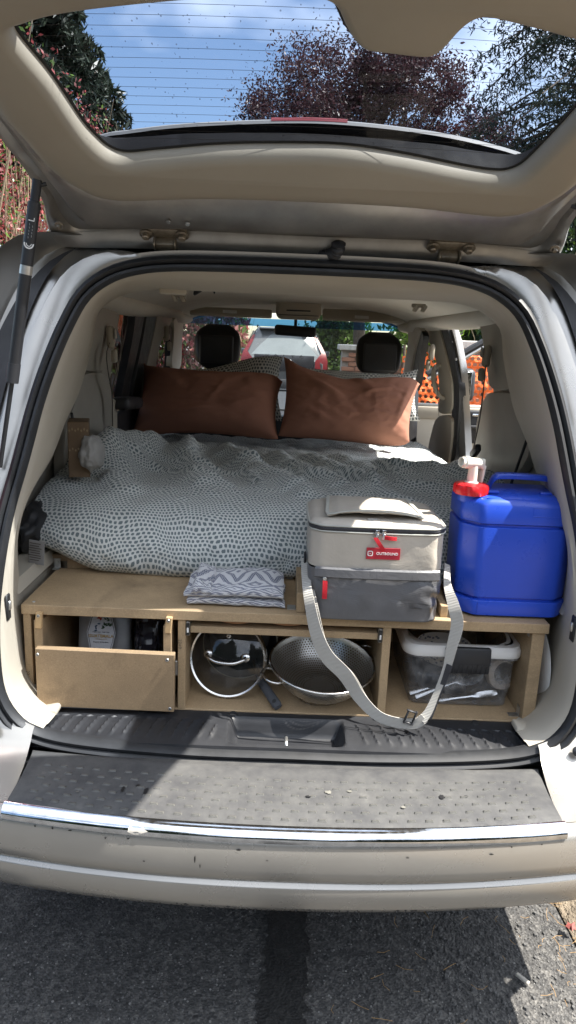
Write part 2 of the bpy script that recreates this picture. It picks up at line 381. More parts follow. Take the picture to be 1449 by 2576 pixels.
# dark strip laid along the drain channel behind the jamb
for s_ in (1, -1):
    b = MB(); rows = []
    for i in JIDX:
        p, n = RING[i], RN[i]
        if p[0] * s_ < .3 or p[1] < .8 or p[1] > 1.62: continue
        o = out_at(p); q2 = p + n * .098; Y = gY(p[1])
        wd_ = math.sin(min(1, max(0, (p[1] - .8) / .82)) * math.pi) ** .5; a = q2 + (o - q2) * (.28 - .22 * wd_); c2 = q2 + (o - q2) * (.28 + .24 * wd_)
        rows.append([(a[0], Y + .050, a[1]), (c2[0], Y + .060, c2[1])])
    b.loft(rows, False); part('drain_channel', b, MT['darkpl'], van)
# ---- roof, floor, lower sides, front bulkhead
b = MB(); rows = []
for Y in (.35, .6, 1.2, 2.0, 2.7, 3.0): rows.append([(x, Y, z + (.015 if .6 < Y < 2.7 else 0)) for x, z in [(-.735, 1.64), (-.69, 1.70), (-.62, 1.735), (-.4, 1.755), (0, 1.765), (.4, 1.755), (.62, 1.735), (.69, 1.70), (.735, 1.64)]])
b.loft(rows, False); part('roof', b, MT['silver'], van)
part('floor_pan', MB().box((0, 1.75, .545), (1.5, 3.4, .05)), MT['darkpl'], van)
for s_ in (1, -1):
    b = MB()
    if s_ < 0:
        b.loft([[(s_ * .885, Y, .30), (s_ * .89, Y, .70), (s_ * .868, Y, 1.10)] for Y in (.6, 3.4)], False)
    else:
        b.loft([[(s_ * .885, Y, .30), (s_ * .89, Y, .70), (s_ * .868, Y, 1.10), (.835, Y, 1.30), (.76, Y, 1.58), (.735, Y, 1.64)] for Y in (.7, 1.25)], False)
        b.loft([[(s_ * .885, Y, .30), (s_ * .885, Y, .52), (s_ * .72, Y, .53)] for Y in (1.2, 3.4)], False)
    part('body_side', b, MT['silver'], van)
b = MB(); b.box((0, 3.6, .8), (1.6, .06, .75)); b.loft([[(x, 3.35 - .25 * (x / .7) ** 2, 1.10), (x, 3.0 - .2 * (x / .7) ** 2, 1.05), (x, 2.95 - .2 * (x / .7) ** 2, .7)] for x in np.linspace(-.7, .7, 15)], False)
b.loft([[(x, 3.62, 1.17), (x, 3.30, 1.13), (x, 3.15, 1.08), (x, 3.10, .75)] for x in np.linspace(-.72, .72, 9)], False)
part('dashboard', b, MT['blackpl'], van)
# ---- bumper
def by(x): return -.262 + .17 * abs(x) ** 2.2 + .80 * max(0, abs(x) - .6) ** 1.6
BX = np.concatenate([np.linspace(-.885, -.6, 14), np.linspace(-.58, .58, 40), np.linspace(.6, .885, 14)])
prof = [(.10, .605), (.05, .600), (.022, .5985), (.008, .594), (-.002, .585), (-.006, .574), (-.010, .555), (-.011, .525), (-.0095, .506), (-.003, .499), (.003, .494), (.002, .489), (-.005, .486), (-.0065, .482), (-.004, .455), (.004, .432), (.012, .418), (.03, .405), (.06, .40)]
b = MB(); b.loft([[(x, by(x) + dy, z) for dy, z in prof] for x in BX], False)
bumper = part('bumper', b, MT['bumper'], van, 60, label='scuffed silver rear bumper')
# bumper end caps rise to the quarter panels
for s_ in (1, -1):
    b = MB(); rows = []
    for t in np.linspace(0, 1, 12):
        x = lerp(.5525, .885, t); dq_ = lambda k: .0115 * k * (1 - t)
        y0 = by(x) + .085; y1 = lerp(-.012, .02, t); rows.append([(s_ * x, by(x) + .02, .5995), (s_ * (x + dq_(.2)), y0, .6076), (s_ * (x + dq_(.5)), lerp(y0, y1, .35), .612 + .004 * t), (s_ * (x + dq_(.8)), lerp(y0, y1, .65), .622 + .008 * t), (s_ * (x + dq_(1.)), lerp(y0, y1, .88), .634 + .02 * t), (s_ * (x + dq_(1.)), y1, .650 + .06 * t), (s_ * (x + dq_(1.)), y1 + .012 + .03 * t, .655 + .10 * t)])
    b.loft(rows, False); part('bumper_corner', b, MT['bumper'], van, 60)
    part('bumper_clip', MB().lathe([(.0, -.004), (.011, -.003), (.012, .002), (.008, .006), (0, .007)], (s_ * .645, -.022, .655), (0, -1, .5), 14), MT['blackpl'], van)
for s_ in (1, -1):
    b = MB(); b.loft([[(s_ * .882, Y, .40), (s_ * .888, Y, .55), (s_ * .890, Y, .74)] for Y in (by(.885) + .01, .3, .62)], False); part('bumper_side', b, MT['bumper'], van)
# ---- scuffs
MT['scuff'] = M('scuff', (.03, .028, .026), .7, 0, .3, 80)
b = MB()
random.seed(3)
for (u, v, w, h) in [(88, 2077, 5, 7), (132, 2083, 4, 8), (176, 2089, 9, 3), (265, 2108, 4, 4), (322, 2109, 7, 4), (490, 2160, 4, 16), (503, 2178, 3, 9), (362, 2166, 6, 3), (600, 2138, 12, 4), (672, 2165, 8, 2), (1025, 2158, 9, 3), (1287, 2131, 4, 4), (1363, 2124, 5, 4), (1236, 2149, 11, 3)]:
    for it in range(2):
        z = .56; 
        x = PY(u, v, -.265)[0]; Y = by(x) - .0118
        p = PY(u, v, Y)
        # settle on the bumper face
        for _ in range(6):
            zz = p[2]; dy = np.interp(-zz, [-q[1] for q in prof], [q[0] for q in prof]); Y = by(p[0]) + dy - .0012; p = PY(u, v, Y)
    ww, hh = w / FPX * 1.5, h / FPX * 1.9
    k = 7; ctr = Vector(T3(p)); ring = [ctr + Vector((ww * .5 * math.cos(a) * random.uniform(.6, 1.2), -.0004, hh * .5 * math.sin(a) * random.uniform(.6, 1.2))) for a in np.linspace(0, 6.28, k + 1)[:-1]]
    b.add(ring, [tuple(range(k))])
for i in range(46):
    x = random.choice([random.uniform(-.25, .25), random.uniform(-.5, .4)]); ww = random.uniform(.001, .005); hh = random.uniform(.001, .003); z = random.uniform(.418, .428); dy = np.interp(-z, [-q[1] for q in prof], [q[0] for q in prof])
    y = by(x) + dy - .0012; b.add([(x - ww, y, z), (x, y - .0005, z - hh), (x + ww, y, z), (x, y, z + hh)], [(0, 1, 2, 3)])
sc_ = part('scuff_marks', b, MT['scuff'], bumper, 0); sc_['kind'] = 'stuff'
# ---- step pad with raised treads, chrome edge
def padmat():
    m, nt, N, L = newmat('step_pad_plastic'); v = objco(nt)
    d = tex_noise(nt, 14, 7, .7, v); sp = tex_noise(nt, 160, 4, .7, v)
    col = ramp(nt, d, [(.35, (.062, .062, .064)), (.62, (.10, .099, .096)), (.82, (.19, .185, .17))])
    rg = ramp(nt, sp, [(.3, (.42,) * 3), (.7, (.70,) * 3)])
    bsdf(nt, col, rg, 0, tex_noise(nt, 420, 3, .6, v), .0008, .35, Specular_IOR_Level=.12); return m
MT['pad'] = padmat()
PADX = np.linspace(-.552, .552, 60)
def padz(t): return [(.020, .606), (.035, .6085), (.07, .610), (.115, .6105), (.15, .6125)][t]
b = MB()
def pad_half(x): return .10
rows = []
for x in PADX:
    k = abs(x) / .552
    back = -.072 + .03 * k ** 2
    f0 = by(x) + .016
    rows.append([(x * 1.0, f0, .6045), (x, f0 + .004, .6085), (x, lerp(f0, back, .5), .6105), (x * 1.01, back, .6120), (x * 1.015, back + .012, .6112), (x * 1.02, back + .022, .6075), (x * 1.02, -.022 + .004 * k, .598), (x * 1.02, -.014, .566)])
b.loft(rows, False)
pad = part('step_pad', b, MT['pad'], van, 50, label='black textured plastic step pad on top of the bumper')
tb = MB().add([(-.0085, -.0035, 0), (.0085, -.0035, 0), (.0095, .0035, 0), (-.0075, .0035, 0), (-.006, -.0015, .0032), (.007, -.002, .0032), (.0075, .002, .0026), (-.0055, .002, .0026)], [(0, 1, 5, 4), (1, 2, 6, 5), (2, 3, 7, 6), (3, 0, 4, 7), (4, 5, 6, 7)])
MT['treadworn'] = M('worn_tread', (.11, .108, .10), .38, 0, .4, 60); tread_me = mesh_data('tread', tb, MT['treadworn'], 30)
cnt = 0
for r in range(6):
    for k in range(-15, 16):
        x = (k + (.5 if r % 2 else 0)) * .0352
        if abs(x) > .522: continue
        back = -.082 + .03 * (abs(x) / .552) ** 2; f0 = by(x) + .03; y = lerp(f0, back - .012, (r + .1) / 5.6)
        sl = (by(x + .01) - by(x - .01)) / .02 * (1 - r / 7)
        inst('tread', tread_me, Matrix.Translation((x + random.uniform(-.001, .001), y, .6108 - .0006 * (5 - r) * .6)) @ Matrix.Rotation(math.atan(sl), 4, 'Z'), pad); cnt += 1
b = MB(); cp = [(.017, .605), (.014, .609), (.006, .6075), (-.004, .600), (-.0085, .592), (-.0075, .584), (-.002, .582)]
b.loft([[(x, by(x) + dy, z) for dy, z in cp] for x in np.linspace(-.556, .556, 70)], False)
part('chrome_strip', b, MT['chrome'], van, 60, label='bright chrome strip along the edge of the step pad, peeling left of centre')
# worn patch where the chrome has peeled
b = MB(); pts = []
cx = PY(345, 2093, -.25)[0]
ring = []
for k, a in enumerate(np.linspace(0, 6.28, 15)[:-1]):
    ring.append((cx + .022 * math.cos(a) * random.uniform(.6, 1.1), .5 + .42 * math.sin(a) * random.uniform(.6, 1.05)))
def on_chrome(x, t):
    zz = lerp(.584, .606, t); o_ = [(-.0075, .584), (-.0085, .592), (-.004, .600), (.006, .6075)]; dy = np.interp(zz, [q[1] for q in o_], [q[0] for q in o_]); return (x, by(x) + dy - .0009, zz)
b.add([on_chrome(cx, .5)] + [on_chrome(*q) for q in ring], [(0, 1 + k, 1 + (k + 1) % 14) for k in range(14)])
part('peeled_patch', b, M('bare_primer', (.42, .40, .36), .6, 0, .15, 60), van)
# ---- sill plate
def sillz(x, Y):
    t = (Y - .008) / .125
    z = .618 + .012 * math.sin(min(1, t * 1.6) * 1.57) - .004 * t
    a = abs(x)
    if a > .165 and a < .56:
        ph = ((x + .03 * (t - .5) * np.sign(x)) / .0285) % 1.0
        env = sstep(.12, .3, t) * (1 - sstep(.72, .86, t)); z += .0045 * env * (1 - sstep(.0, .45, ph)) * sstep(-.02, .06, ph)
    # recessed latch well
    k = 1 - sstep(.118, .142, a + .006 * (1 - t)); k *= sstep(.08, .22, t) * (1 - sstep(.80, .97, t))
    return z - .046 * k
gx = np.linspace(-.575, .575, 300); gy = np.linspace(.008, .150, 34); b = MB(); rows = [[(x * (1 - .02 * (y > .1)), y, sillz(x, y)) for x in gx] for y in gy]
b.loft([[(x, .004, .60) for x in gx]] + rows, False)
sill = part('sill_plate', b, MT['blackpl'], van, 40, label='scratched black plastic sill plate with ribs and a latch well')
b = MB(); sx = .0; b.tube([(sx, .035, .575), (sx, .034, .607), (sx, .040, .613), (sx, .060, .613), (sx, .066, .607), (sx, .067, .575)], .0042, 10)
part('striker', b, MT['zinc'], van)
for x in (-.35, -.13, .22, .46):
    part('sill_clip', MB().lathe([(0, .004), (.009, .003), (.011, 0), (.013, -.004)], (x, .137, .6255), (0, -.2, 1), 14), MT['rubber'], van)
# ---- D-pillar trim and rear header
ENDS = [((.548, .645), (.552, .145, .624)), ((.590, .666), (.604, .20, .634)), ((.628, .72), (.655, .25, .70)), ((.643, .80), (.668, .27, .80)), ((.647, .93), (.668, .22, .93)), ((.632, 1.09), (.655, .22, 1.09)), ((.607, 1.21), (.648, .44, 1.19)), ((.595, 1.27), (.645, .55, 1.265)), ((.58, 1.35), (.645, .69, 1.335)), ((.556, 1.443), (.643, .78, 1.41)), ((.528, 1.525), (.64, .85, 1.49)), ((.497, 1.588), (.635, .90, 1.575)), ((.450, 1.628), (.58, .92, 1.624)), ((.39, 1.650), (.45, .66, 1.634)), ((.31, 1.661), (.33, .55, 1.633)), ((.18, 1.665), (.18, .53, 1.633)), ((0, 1.666), (0, .53, 1.633))]
sp_ = crom([(a[0], a[1]) + e for a, e in ENDS], 90)
for s_ in (1, -1):
    b = MB(); rows = [[] for _ in range(7)]
    for q in sp_:
        p0 = np.array([q[0], gY(q[1]) + .008, q[1]]); p1 = q[2:5].copy()
        cdir = np.array([0, 0, 1.14]) - np.array([p0[0], 0, p0[2]]); cdir /= np.linalg.norm(cdir)
        pts = [p0, p0 + cdir * .004 + np.array([0, .012, 0])]
        for t, k in ((.12, .010), (.35, .014), (.65, .010), (.97, .004)): pts.append(lerp(p0, p1, t) + cdir * k)
        pts.append(p1 - cdir * .012)
        for k, p in enumerate(pts): rows[k].append((s_ * p[0], p[1], p[2]))
    b.loft(rows, False); part('pillar_trim', b, MT['beige'], van, 50, label='beige plastic trim lining the hatch opening')
    # tie-down / latch opening in the trim
    c = np.array([s_ * .640, .078, .905])
    part('trim_latch', MB().box(c, (.006, .022, .062), None, .004), MT['rubber'], van)
    part('trim_latch_hook', MB().box(c + np.array([-s_ * .004, 0, .004]), (.006, .010, .022), None, .002), MT['zinc'], van)
    part('floor_bracket', MB().box((s_ * .565, .10, .640), (.050, .045, .016), Matrix.Rotation(s_ * R_(12), 3, 'Y'), .006, 2), MT['beige'], van)
    # lower side ledge between the trim and the wooden unit
    b = MB(); b.loft([[(s_ * .668, Y, .62), (s_ * .668, Y, .88 + .0 * Y), (s_ * .650, Y, .90), (s_ * .662, Y, .93), (s_ * .72, Y, .935)] for Y in (.17, .9)], False)
    part('side_ledge', b, MT['beige'], van)
    for k in range(3):
        part('vent_rib', MB().box((s_ * .664, .20, .70 + .06 * k), (.012, .05, .045), Matrix.Rotation(R_(18), 3, 'X'), .006, 2), MT['greige'], van)
# ---- side walls that lean in
def wx(z): return .715 - .17 * max(0, z - 1.2)
def wide(z): return min(.80, .80 - .18 * (z - 1.1))
WX = [wx]
def PW(u, v, s, off=0):
    x = .70
    for _ in range(16): p = PX(u, v, s * (x + off)); x = .5 * x + .5 * WX[0](p[2])
    return p
def chaikin(P, n=2):
    P = [np.array(p) for p in P]
    for _ in range(n): P = [q for i in range(len(P)) for q in (P[i] * .8 + P[(i + 1) % len(P)] * .2, P[i] * .2 + P[(i + 1) % len(P)] * .8)]
    return np.array(P)
def wall_poly(name, pts, s, off, th, mat, label=None, smooth=40, dens=3):
    P = chaikin([PW(u, v, s, off) for u, v in pts])
    b = MB(); c = P.mean(0); n = len(P); d = np.array([s * th, 0, 0])
    inner = [c + (p - c) * .985 for p in P]
    b.add(list(P + d * .25) + inner + list(P + d), [(i, (i + 1) % n, n + (i + 1) % n, n + i) for i in range(n)] + [(i, (i + 1) % n, 2 * n + (i + 1) % n, 2 * n + i) for i in range(n)] + [tuple(range(n, 2 * n))])
    return part(name, b, mat, van, smooth, label=label)
# outer skin walls (left closed side; right side only aft of the sliding door)
b = MB(); b.loft([[(-.74, Y, .55), (-.745, Y, 1.14)] for Y in (.3, 3.2)], False)
b.loft([[(-wx(z) - .03, Y, z) for z in (1.10, 1.3, 1.5, 1.70)] for Y in (.6, 1.40)], False)
part('inner_side', b, MT['greige'], van)
b = MB(); b.loft([[(.74, Y, .55), (wx(1.1) + .03, Y, 1.1), (wx(1.3) + .03, Y, 1.3), (wx(1.5) + .03, Y, 1.5), (wx(1.7) + .03, Y, 1.70)] for Y in (.6, 1.20)], False)
part('inner_side', b, MT['greige'], van)
LW, RW = -1, 1
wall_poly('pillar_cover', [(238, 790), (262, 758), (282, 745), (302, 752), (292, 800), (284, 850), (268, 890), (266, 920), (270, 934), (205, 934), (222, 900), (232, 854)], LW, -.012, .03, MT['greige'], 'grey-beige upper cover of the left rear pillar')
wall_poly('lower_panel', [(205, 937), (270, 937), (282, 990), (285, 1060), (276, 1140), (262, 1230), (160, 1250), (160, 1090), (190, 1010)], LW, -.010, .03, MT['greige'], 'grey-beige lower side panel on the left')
wall_poly('door_edge', [(284, 1000), (294, 1010), (296, 1080), (290, 1160), (276, 1170), (284, 1090)], LW, -.014, .01, MT['beige'])
wall_poly('side_window', [(300, 745), (352, 752), (345, 840), (328, 1010), (280, 1010), (266, 925), (286, 850), (294, 790)], LW, .03, .004, MT['privacy'], 'dark tinted glass of the left sliding door')
wall_poly('pillar_seal', [(345, 742), (372, 748), (358, 830), (332, 950), (322, 1020), (300, 1020), (316, 940), (338, 830)], LW, .0, .03, MT['rubber'])
wall_poly('pillar_seal', [(376, 750), (402, 762), (388, 830), (364, 930), (352, 1020), (330, 1020), (340, 950), (364, 830)], LW, -.006, .03, MT['rubber'])
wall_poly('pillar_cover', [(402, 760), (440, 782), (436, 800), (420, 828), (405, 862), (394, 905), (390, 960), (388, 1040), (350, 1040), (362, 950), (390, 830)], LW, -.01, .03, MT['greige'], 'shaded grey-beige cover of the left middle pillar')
wall_poly('front_pillar', [(436, 800), (466, 792), (462, 812), (458, 860), (456, 930), (430, 930), (436, 868), (438, 830)], LW, -.02, .03, MT['beige'])
wall_poly('pillar_seal', [(426, 826), (437, 818), (440, 860), (436, 930), (426, 930), (429, 870)], LW, -.008, .03, MT['rubber'])
b = MB(); b.box((-.725, 1.85, .92), (.04, 1.2, .56), None, .015, 2); b.box((-.725, 2.75, .92), (.04, .75, .50), None, .015, 2); part('door_panel', b, MT['blackpl'], van, label='black inner panel of the left doors')
c = PW(318, 1008, LW, -.05); b = MB(); b.box(c + np.array([-.02, .12, -.02]), (.07, .30, .05), Matrix.Rotation(R_(-4), 3, 'X'), .018, 3); part('armrest', b, MT['darkpl'], van, label='dark padded armrest on the left sliding door')
# right side
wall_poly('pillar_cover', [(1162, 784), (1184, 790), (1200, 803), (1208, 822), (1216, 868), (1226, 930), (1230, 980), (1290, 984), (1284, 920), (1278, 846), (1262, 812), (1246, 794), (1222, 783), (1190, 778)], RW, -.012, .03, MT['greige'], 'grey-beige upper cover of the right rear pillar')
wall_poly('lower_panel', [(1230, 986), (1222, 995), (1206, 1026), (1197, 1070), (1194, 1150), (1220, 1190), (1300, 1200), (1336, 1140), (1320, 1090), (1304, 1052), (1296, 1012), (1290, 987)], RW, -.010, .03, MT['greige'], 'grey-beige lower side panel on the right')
WX[0] = wide
wall_poly('pillar_cover', [(1058, 812), (1076, 806), (1098, 802), (1106, 830), (1114, 862), (1128, 920), (1137, 970), (1138, 1038), (1100, 1042), (1106, 1000), (1102, 930), (1092, 890), (1080, 862), (1066, 834)], RW, -.012, .035, MT['beige'], 'beige cover of the right middle pillar with a grab handle')
wall_poly('lower_panel', [(1096, 1046), (1137, 1042), (1136, 1100), (1130, 1150), (1124, 1180), (1072, 1170), (1078, 1115)], RW, -.016, .035, MT['beige'], 'beige lower cover of the right middle pillar')
wall_poly('pillar_seal', [(1099, 802), (1110, 797), (1121, 799), (1130, 846), (1144, 910), (1155, 970), (1156, 1020), (1151, 1080), (1147, 1160), (1127, 1170), (1134, 1090), (1137, 1030), (1135, 965), (1124, 910), (1110, 850)], RW, -.004, .03, MT['rubber'], 'black rubber seal of the right sliding door opening')
wall_poly('door_jamb', [(1121, 799), (1136, 822), (1147, 862), (1159, 922), (1164, 990), (1168, 1060), (1172, 1140), (1172, 1170), (1148, 1165), (1152, 1080), (1157, 1020), (1156, 970), (1145, 910), (1131, 846)], RW, .012, .03, MT['silver'], 'silver painted jamb of the right middle pillar')
for (u, v) in ((1138, 862), (1148, 904)): 
    p = PW(u, v, RW, .006); part('jamb_screw', MB().lathe([(0, .006), (.006, .005), (.008, 0)], p, (-1, -.3, 0), 10), MT['zinc'], van)
p0, p1 = PW(1137, 858, RW, .008), PW(1149, 908, RW, .008); b = MB(); b.tube([p0, p1], .011, 6); part('jamb_track', b, MT['rubber'], van)
pts = [PW(u, v, RW, -.016) + np.array([-dx, 0, 0]) for u, v, dx in ((1107, 918, 0), (1109, 926, .03), (1113, 950, .045), (1117, 975, .045), (1118, 992, .03), (1117, 1002, 0))]
part('grab_handle', MB().tube(crom(pts, 24), .012, 8), MT['beige'], van)
WX[0] = wx
wall_poly('front_pillar', [(1022, 806), (1044, 812), (1056, 826), (1050, 850), (1042, 880), (1034, 930), (1028, 960), (1012, 960), (1020, 900), (1028, 850)], RW, -.02, .03, MT['beige'])
wall_poly('pillar_seal', [(1054, 828), (1062, 834), (1066, 850), (1056, 900), (1050, 960), (1040, 990), (1038, 930), (1044, 880)], RW, -.008, .03, MT['rubber'])
# ---- headliner, visors, console, hooks
def hz(x, Y): return 1.690 - .105 * (abs(x) / .70) ** 4 - .03 * sstep(2.72, 2.98, Y)
b = MB(); b.loft([[(x, Y, hz(x, Y)) for x in np.linspace(-.70, .70, 33)] for Y in np.linspace(.50, 2.98, 30)], False)
part('headliner', b, MT['headliner'], van, 60, label='pale cloth headliner')
for s_ in (1, -1):      # puffed side rails above the doors
    b = MB(); rows = []
    for Y in np.linspace(.85, 2.9, 30):
        w = .055 + .03 * math.sin(min(1, max(0, (Y - .85) / 1.2)) * 3.14)
        rows.append([(s_ * (.655 + .06 * math.cos(a) - .0), Y, 1.625 + w * .55 * math.sin(a) - (.0 if Y < 2.5 else .02)) for a in np.linspace(0, 6.28, 14)[:-1]])
    b.loft(rows, True); part('roof_rail_trim', b, MT['headliner'], van, 60)
def visor(u0, u1, v0, v1, lab, txt):
    a, c = PY(u0, v0, 2.62), PY(u1, v1, 2.62); y0, y1 = 2.62, 2.70
    m = (a + c) / 2; w = abs(c[0] - a[0]); b = MB(); b.box(m, (w, .022, abs(c[2] - a[2])), Matrix.Rotation(R_(-24), 3, 'X'), .010, 3)
    o = part('sun_visor', b, MT['beige'], van, 50, label=lab)
    q = PY(*txt, 2.595); l = part('visor_label', MB().box(q, (.076, .002, .017), Matrix.Rotation(R_(-24), 3, 'X') @ Matrix.Rotation(R_(.6), 3, 'Y')), MT['whitelabel'], o, 0)
    return o
visor(478, 684, 770, 802, 'beige folded sun visor over the left front seat', (578, 784))
visor(812, 1018, 775, 815, 'beige folded sun visor over the right front seat', (910, 798))
c = (PY(695, 748, 2.35) + PY(806, 806, 2.35)) / 2; b = MB(); b.box(c, (.225, .18, .105), None, .028, 3); cons = part('overhead_console', b, MT['beige'], van, 50)
b = MB(); b.box(c + np.array([0, -.091, -.012]), (.12, .004, .007), None, .002); b.box(c + np.array([0, -.091, -.034]), (.20, .003, .003)); part('console_slot', b, MT['darkpl'], cons)
c = PY(743, 833, 2.72); b = MB(); b.box(c, (.235, .035, .058), Matrix.Rotation(R_(2), 3, 'Y'), .018, 3); mir = part('rear_view_mirror', b, MT['blackpl'], van, label='black rear-view mirror below the overhead console')
part('mirror_stalk', MB().tube([c + np.array([0, .02, .02]), c + np.array([0, .05, .09])], .009, 8), MT['blackpl'], mir)
for (u, v, s_) in ((448, 746, -1), (1055, 772, 1)):
    p = PY(u, v, 1.15); b = MB()
    for dx in (-.012, .016): b.box(p + np.array([dx, 0, -.006]), (.013, .035, .026), Matrix.Rotation(s_ * R_(28), 3, 'Y'), .005, 2)
    b.box(p + np.array([0, .015, .004]), (.05, .014, .014), None, .004, 2); part('coat_hook', b, MT['beige'], van)
# black strap end hanging from the header
pts = [PY(u, v, .53) for u, v in ((488, 735), (506, 724), (528, 722), (541, 731))]; b = MB(); b.ribbon(crom(pts, 14), [(0, .004, .0075 + .003 * math.sin(k * .5)) for k in range(14)], .006)
part('header_strap', b, MT['rubber'], van)
b = MB(); b.box(PY(436, 731, .535), (.075, .02, .022), None, .008, 2); part('header_bulge', b, MT['beige'], van)
# ---- windscreen
def ws(x, t): return (x * (1 + .07 * t), lerp(2.96, 3.60, t) - .12 * (x / .66) ** 2, lerp(1.640 - .0 * abs(x), 1.16, t))
b = MB(); b.loft([[ws(x, t) for x in np.linspace(-.66, .66, 15)] for t in np.linspace(0, 1, 6)], False); part('windscreen', b, MT['clear'], van, 60, label='windscreen seen from inside')
b = MB(); b.loft([[np.array(ws(x, t)) + np.array([0, -.004, 0]) for x in np.linspace(-.66, .66, 15)] for t in (.03, .12)], False); part('tint_band', b, MT['bluetint'], van, 60, label='blue sun shade band along the top of the windscreen')
# ---- front seats
def seat(u0, u1, v0, v1, lab):
    a, c = PY(u0, v1, 2.30), PY(u1, v0, 2.30); w = c[0] - a[0]; h = c[2] - a[2]; m = (a + c) / 2; b = MB(); rows = []
    for t in np.linspace(-1, 1, 15):
        z = m[2] + t * h / 2; k = (1 - abs(t) ** 3.2) ** .42 if abs(t) < 1 else .35
        ww = w / 2 * max(.45, k); dd = .058 * max(.35, k)
        rows.append([(m[0] + ww * math.copysign(abs(math.cos(q)) ** .55, math.cos(q)), 2.33 + .02 * t + dd * math.copysign(abs(math.sin(q)) ** .7, math.sin(q)), z) for q in np.linspace(0, 6.283, 25)[:-1]])
    b.loft(rows, True, True, True); s = thing_seat = part('front_seat', MB().box((m[0], 2.46, .98), (.50, .17, .66), Matrix.Rotation(R_(-12), 3, 'X'), .06, 4), MT['seatblack'], van, 50, label=lab)
    part('headrest', b, MT['seatblack'], s, 60)
    bb = MB(); bb.box((m[0], 2.268, m[2] - .012), (w * .72, .02, h * .62), None, .010, 3); part('headrest_panel', bb, MT['darkpl'], s, 50)
    for dx in (-.055, .055): part('headrest_post', MB().tube([(m[0] + dx, 2.34, m[2] - h * .45), (m[0] + dx, 2.36, m[2] - h * .45 - .12)], .007, 8), MT['chrome'], s)
seat(487, 606, 818, 926, 'black left front seat with its headrest'); seat(893, 1016, 838, 946, 'black right front seat with its headrest')
# ---- seat belts
def belt(guide, path, s, w=.020, mat='belt'):
    g = PW(*guide, s, -.03); b = MB(); b.box(g, (.026, .036, .075), Matrix.Rotation(R_(8), 3, 'X'), .014, 3)
    o = part('belt_guide', b, MT['beltbeige'], van)
    b = MB(); b.box(g + np.array([-s * .017, 0, .012]), (.004, .028, .034), Matrix.Rotation(R_(8), 3, 'X'), .004, 2); part('guide_cap', b, MT['greige'], o)
    P = crom([PW(u, v, s, f) for u, v, f in path], 20)
    part('seat_belt', MB().ribbon(P, [(s * .003, w, 0)] * 20, .0025), MT[mat], van)
    lo = g + np.array([-s * .012, .0, -.062]); part('belt_loop', MB().box(lo, (.018, .03, .045), None, .007, 2), MT['beltbeige'], o)
belt((278, 848), [(276, 862, -.04), (268, 890, -.045), (272, 935, -.05), (282, 1000, -.05), (284, 1100, -.05)], LW, .013)
belt((420, 838), [(418, 855, -.03), (410, 890, -.03), (398, 925, -.03)], LW, .012)
belt((1224, 896), [(1222, 918, -.035), (1216, 980, -.04), (1205, 1060, -.05), (1186, 1150, -.06)], RW, .016)
belt((1086, 886), [(1088, 902, -.03), (1096, 930, -.035), (1102, 1000, -.035), (1104, 1046, -.035)], RW, .016)
p = PW(1196, 1136, RW, -.07); part('belt_buckle', MB().box(p, (.022, .085, .03), Matrix.Rotation(R_(-30), 3, 'X'), .008, 2), MT['rubber'], van)
p = PW(180, 1040, LW, -.045); q = PW(205, 1195, LW, -.03); part('cargo_strap', MB().tube([p, lerp(p, q, .5) + np.array([.003, 0, 0]), q], .0045, 6), MT['rubber'], van)
p = PW(1330, 1095, RW, -.04); q = PW(1283, 1225, RW, -.03); part('cargo_strap', MB().tube([p, q], .0045, 6), MT['rubber'], van)
# ---- front right door, swung open
def dq(u, v, Y=3.0): return PY(u, v, Y)
zt = dq(1190, 1020)[2]; b = MB(); b.box((1.18, 3.03, (zt + .35) / 2), (.92, .07, zt - .35), None, .02, 2)
door = part('front_door', b, MT['greige'], van, label='right front door swung wide open')
b = MB(); b.box((1.18, 2.992, zt - .055), (.86, .012, .075), None, .005, 2); part('door_ledge', b, MT['beige'], door)
a, c = dq(1166, 1026), dq(1216, 1112); b = MB(); b.box(((a[0] + c[0]) / 2 + .12, 2.988, (a[2] + c[2]) / 2 - .01), (c[0] - a[0] + .26, .03, a[2] - c[2]), None, .02, 3); part('door_card', b, MT['blackpl'], door)
p = dq(1194, 1043); part('door_handle', MB().box(p + np.array([.01, -.03, 0]), (.07, .02, .018), None, .007, 2), MT['chrome'], door)
p = dq(1180, 1072); part('door_pull', MB().box(p + np.array([.02, -.03, 0]), (.13, .04, .02), None, .008, 2), MT['darkpl'], door)
p0, p1 = dq(1140, 904), dq(1222, 857); dd = p1 - p0; b = MB(); b.tube([p0 - dd * .8, p1 + dd * .6], .022, 8); fr_ = part('window_frame', b, MT['rubber'], door)
b = MB(); b.tube([p0 - dd * .8 + np.array([.0, -.012, -.03]), p1 + dd * .6 + np.array([0, -.012, -.03])], .012, 8); part('frame_trim', b, MT['silver'], door)
p = dq(1170, 968, 2.85); b = MB(); b.box(p + np.array([.0, 0, 0]), (.10, .12, .19), None, .035, 3); mm_ = part('wing_mirror', b, MT['blackpl'], door, label='black wing mirror on the open front door')
b = MB(); b.box(p + np.array([-.012, -.0615, 0]), (.066, .003, .15), None, .0012); part('mirror_glass', b, MT['chrome'], mm_)
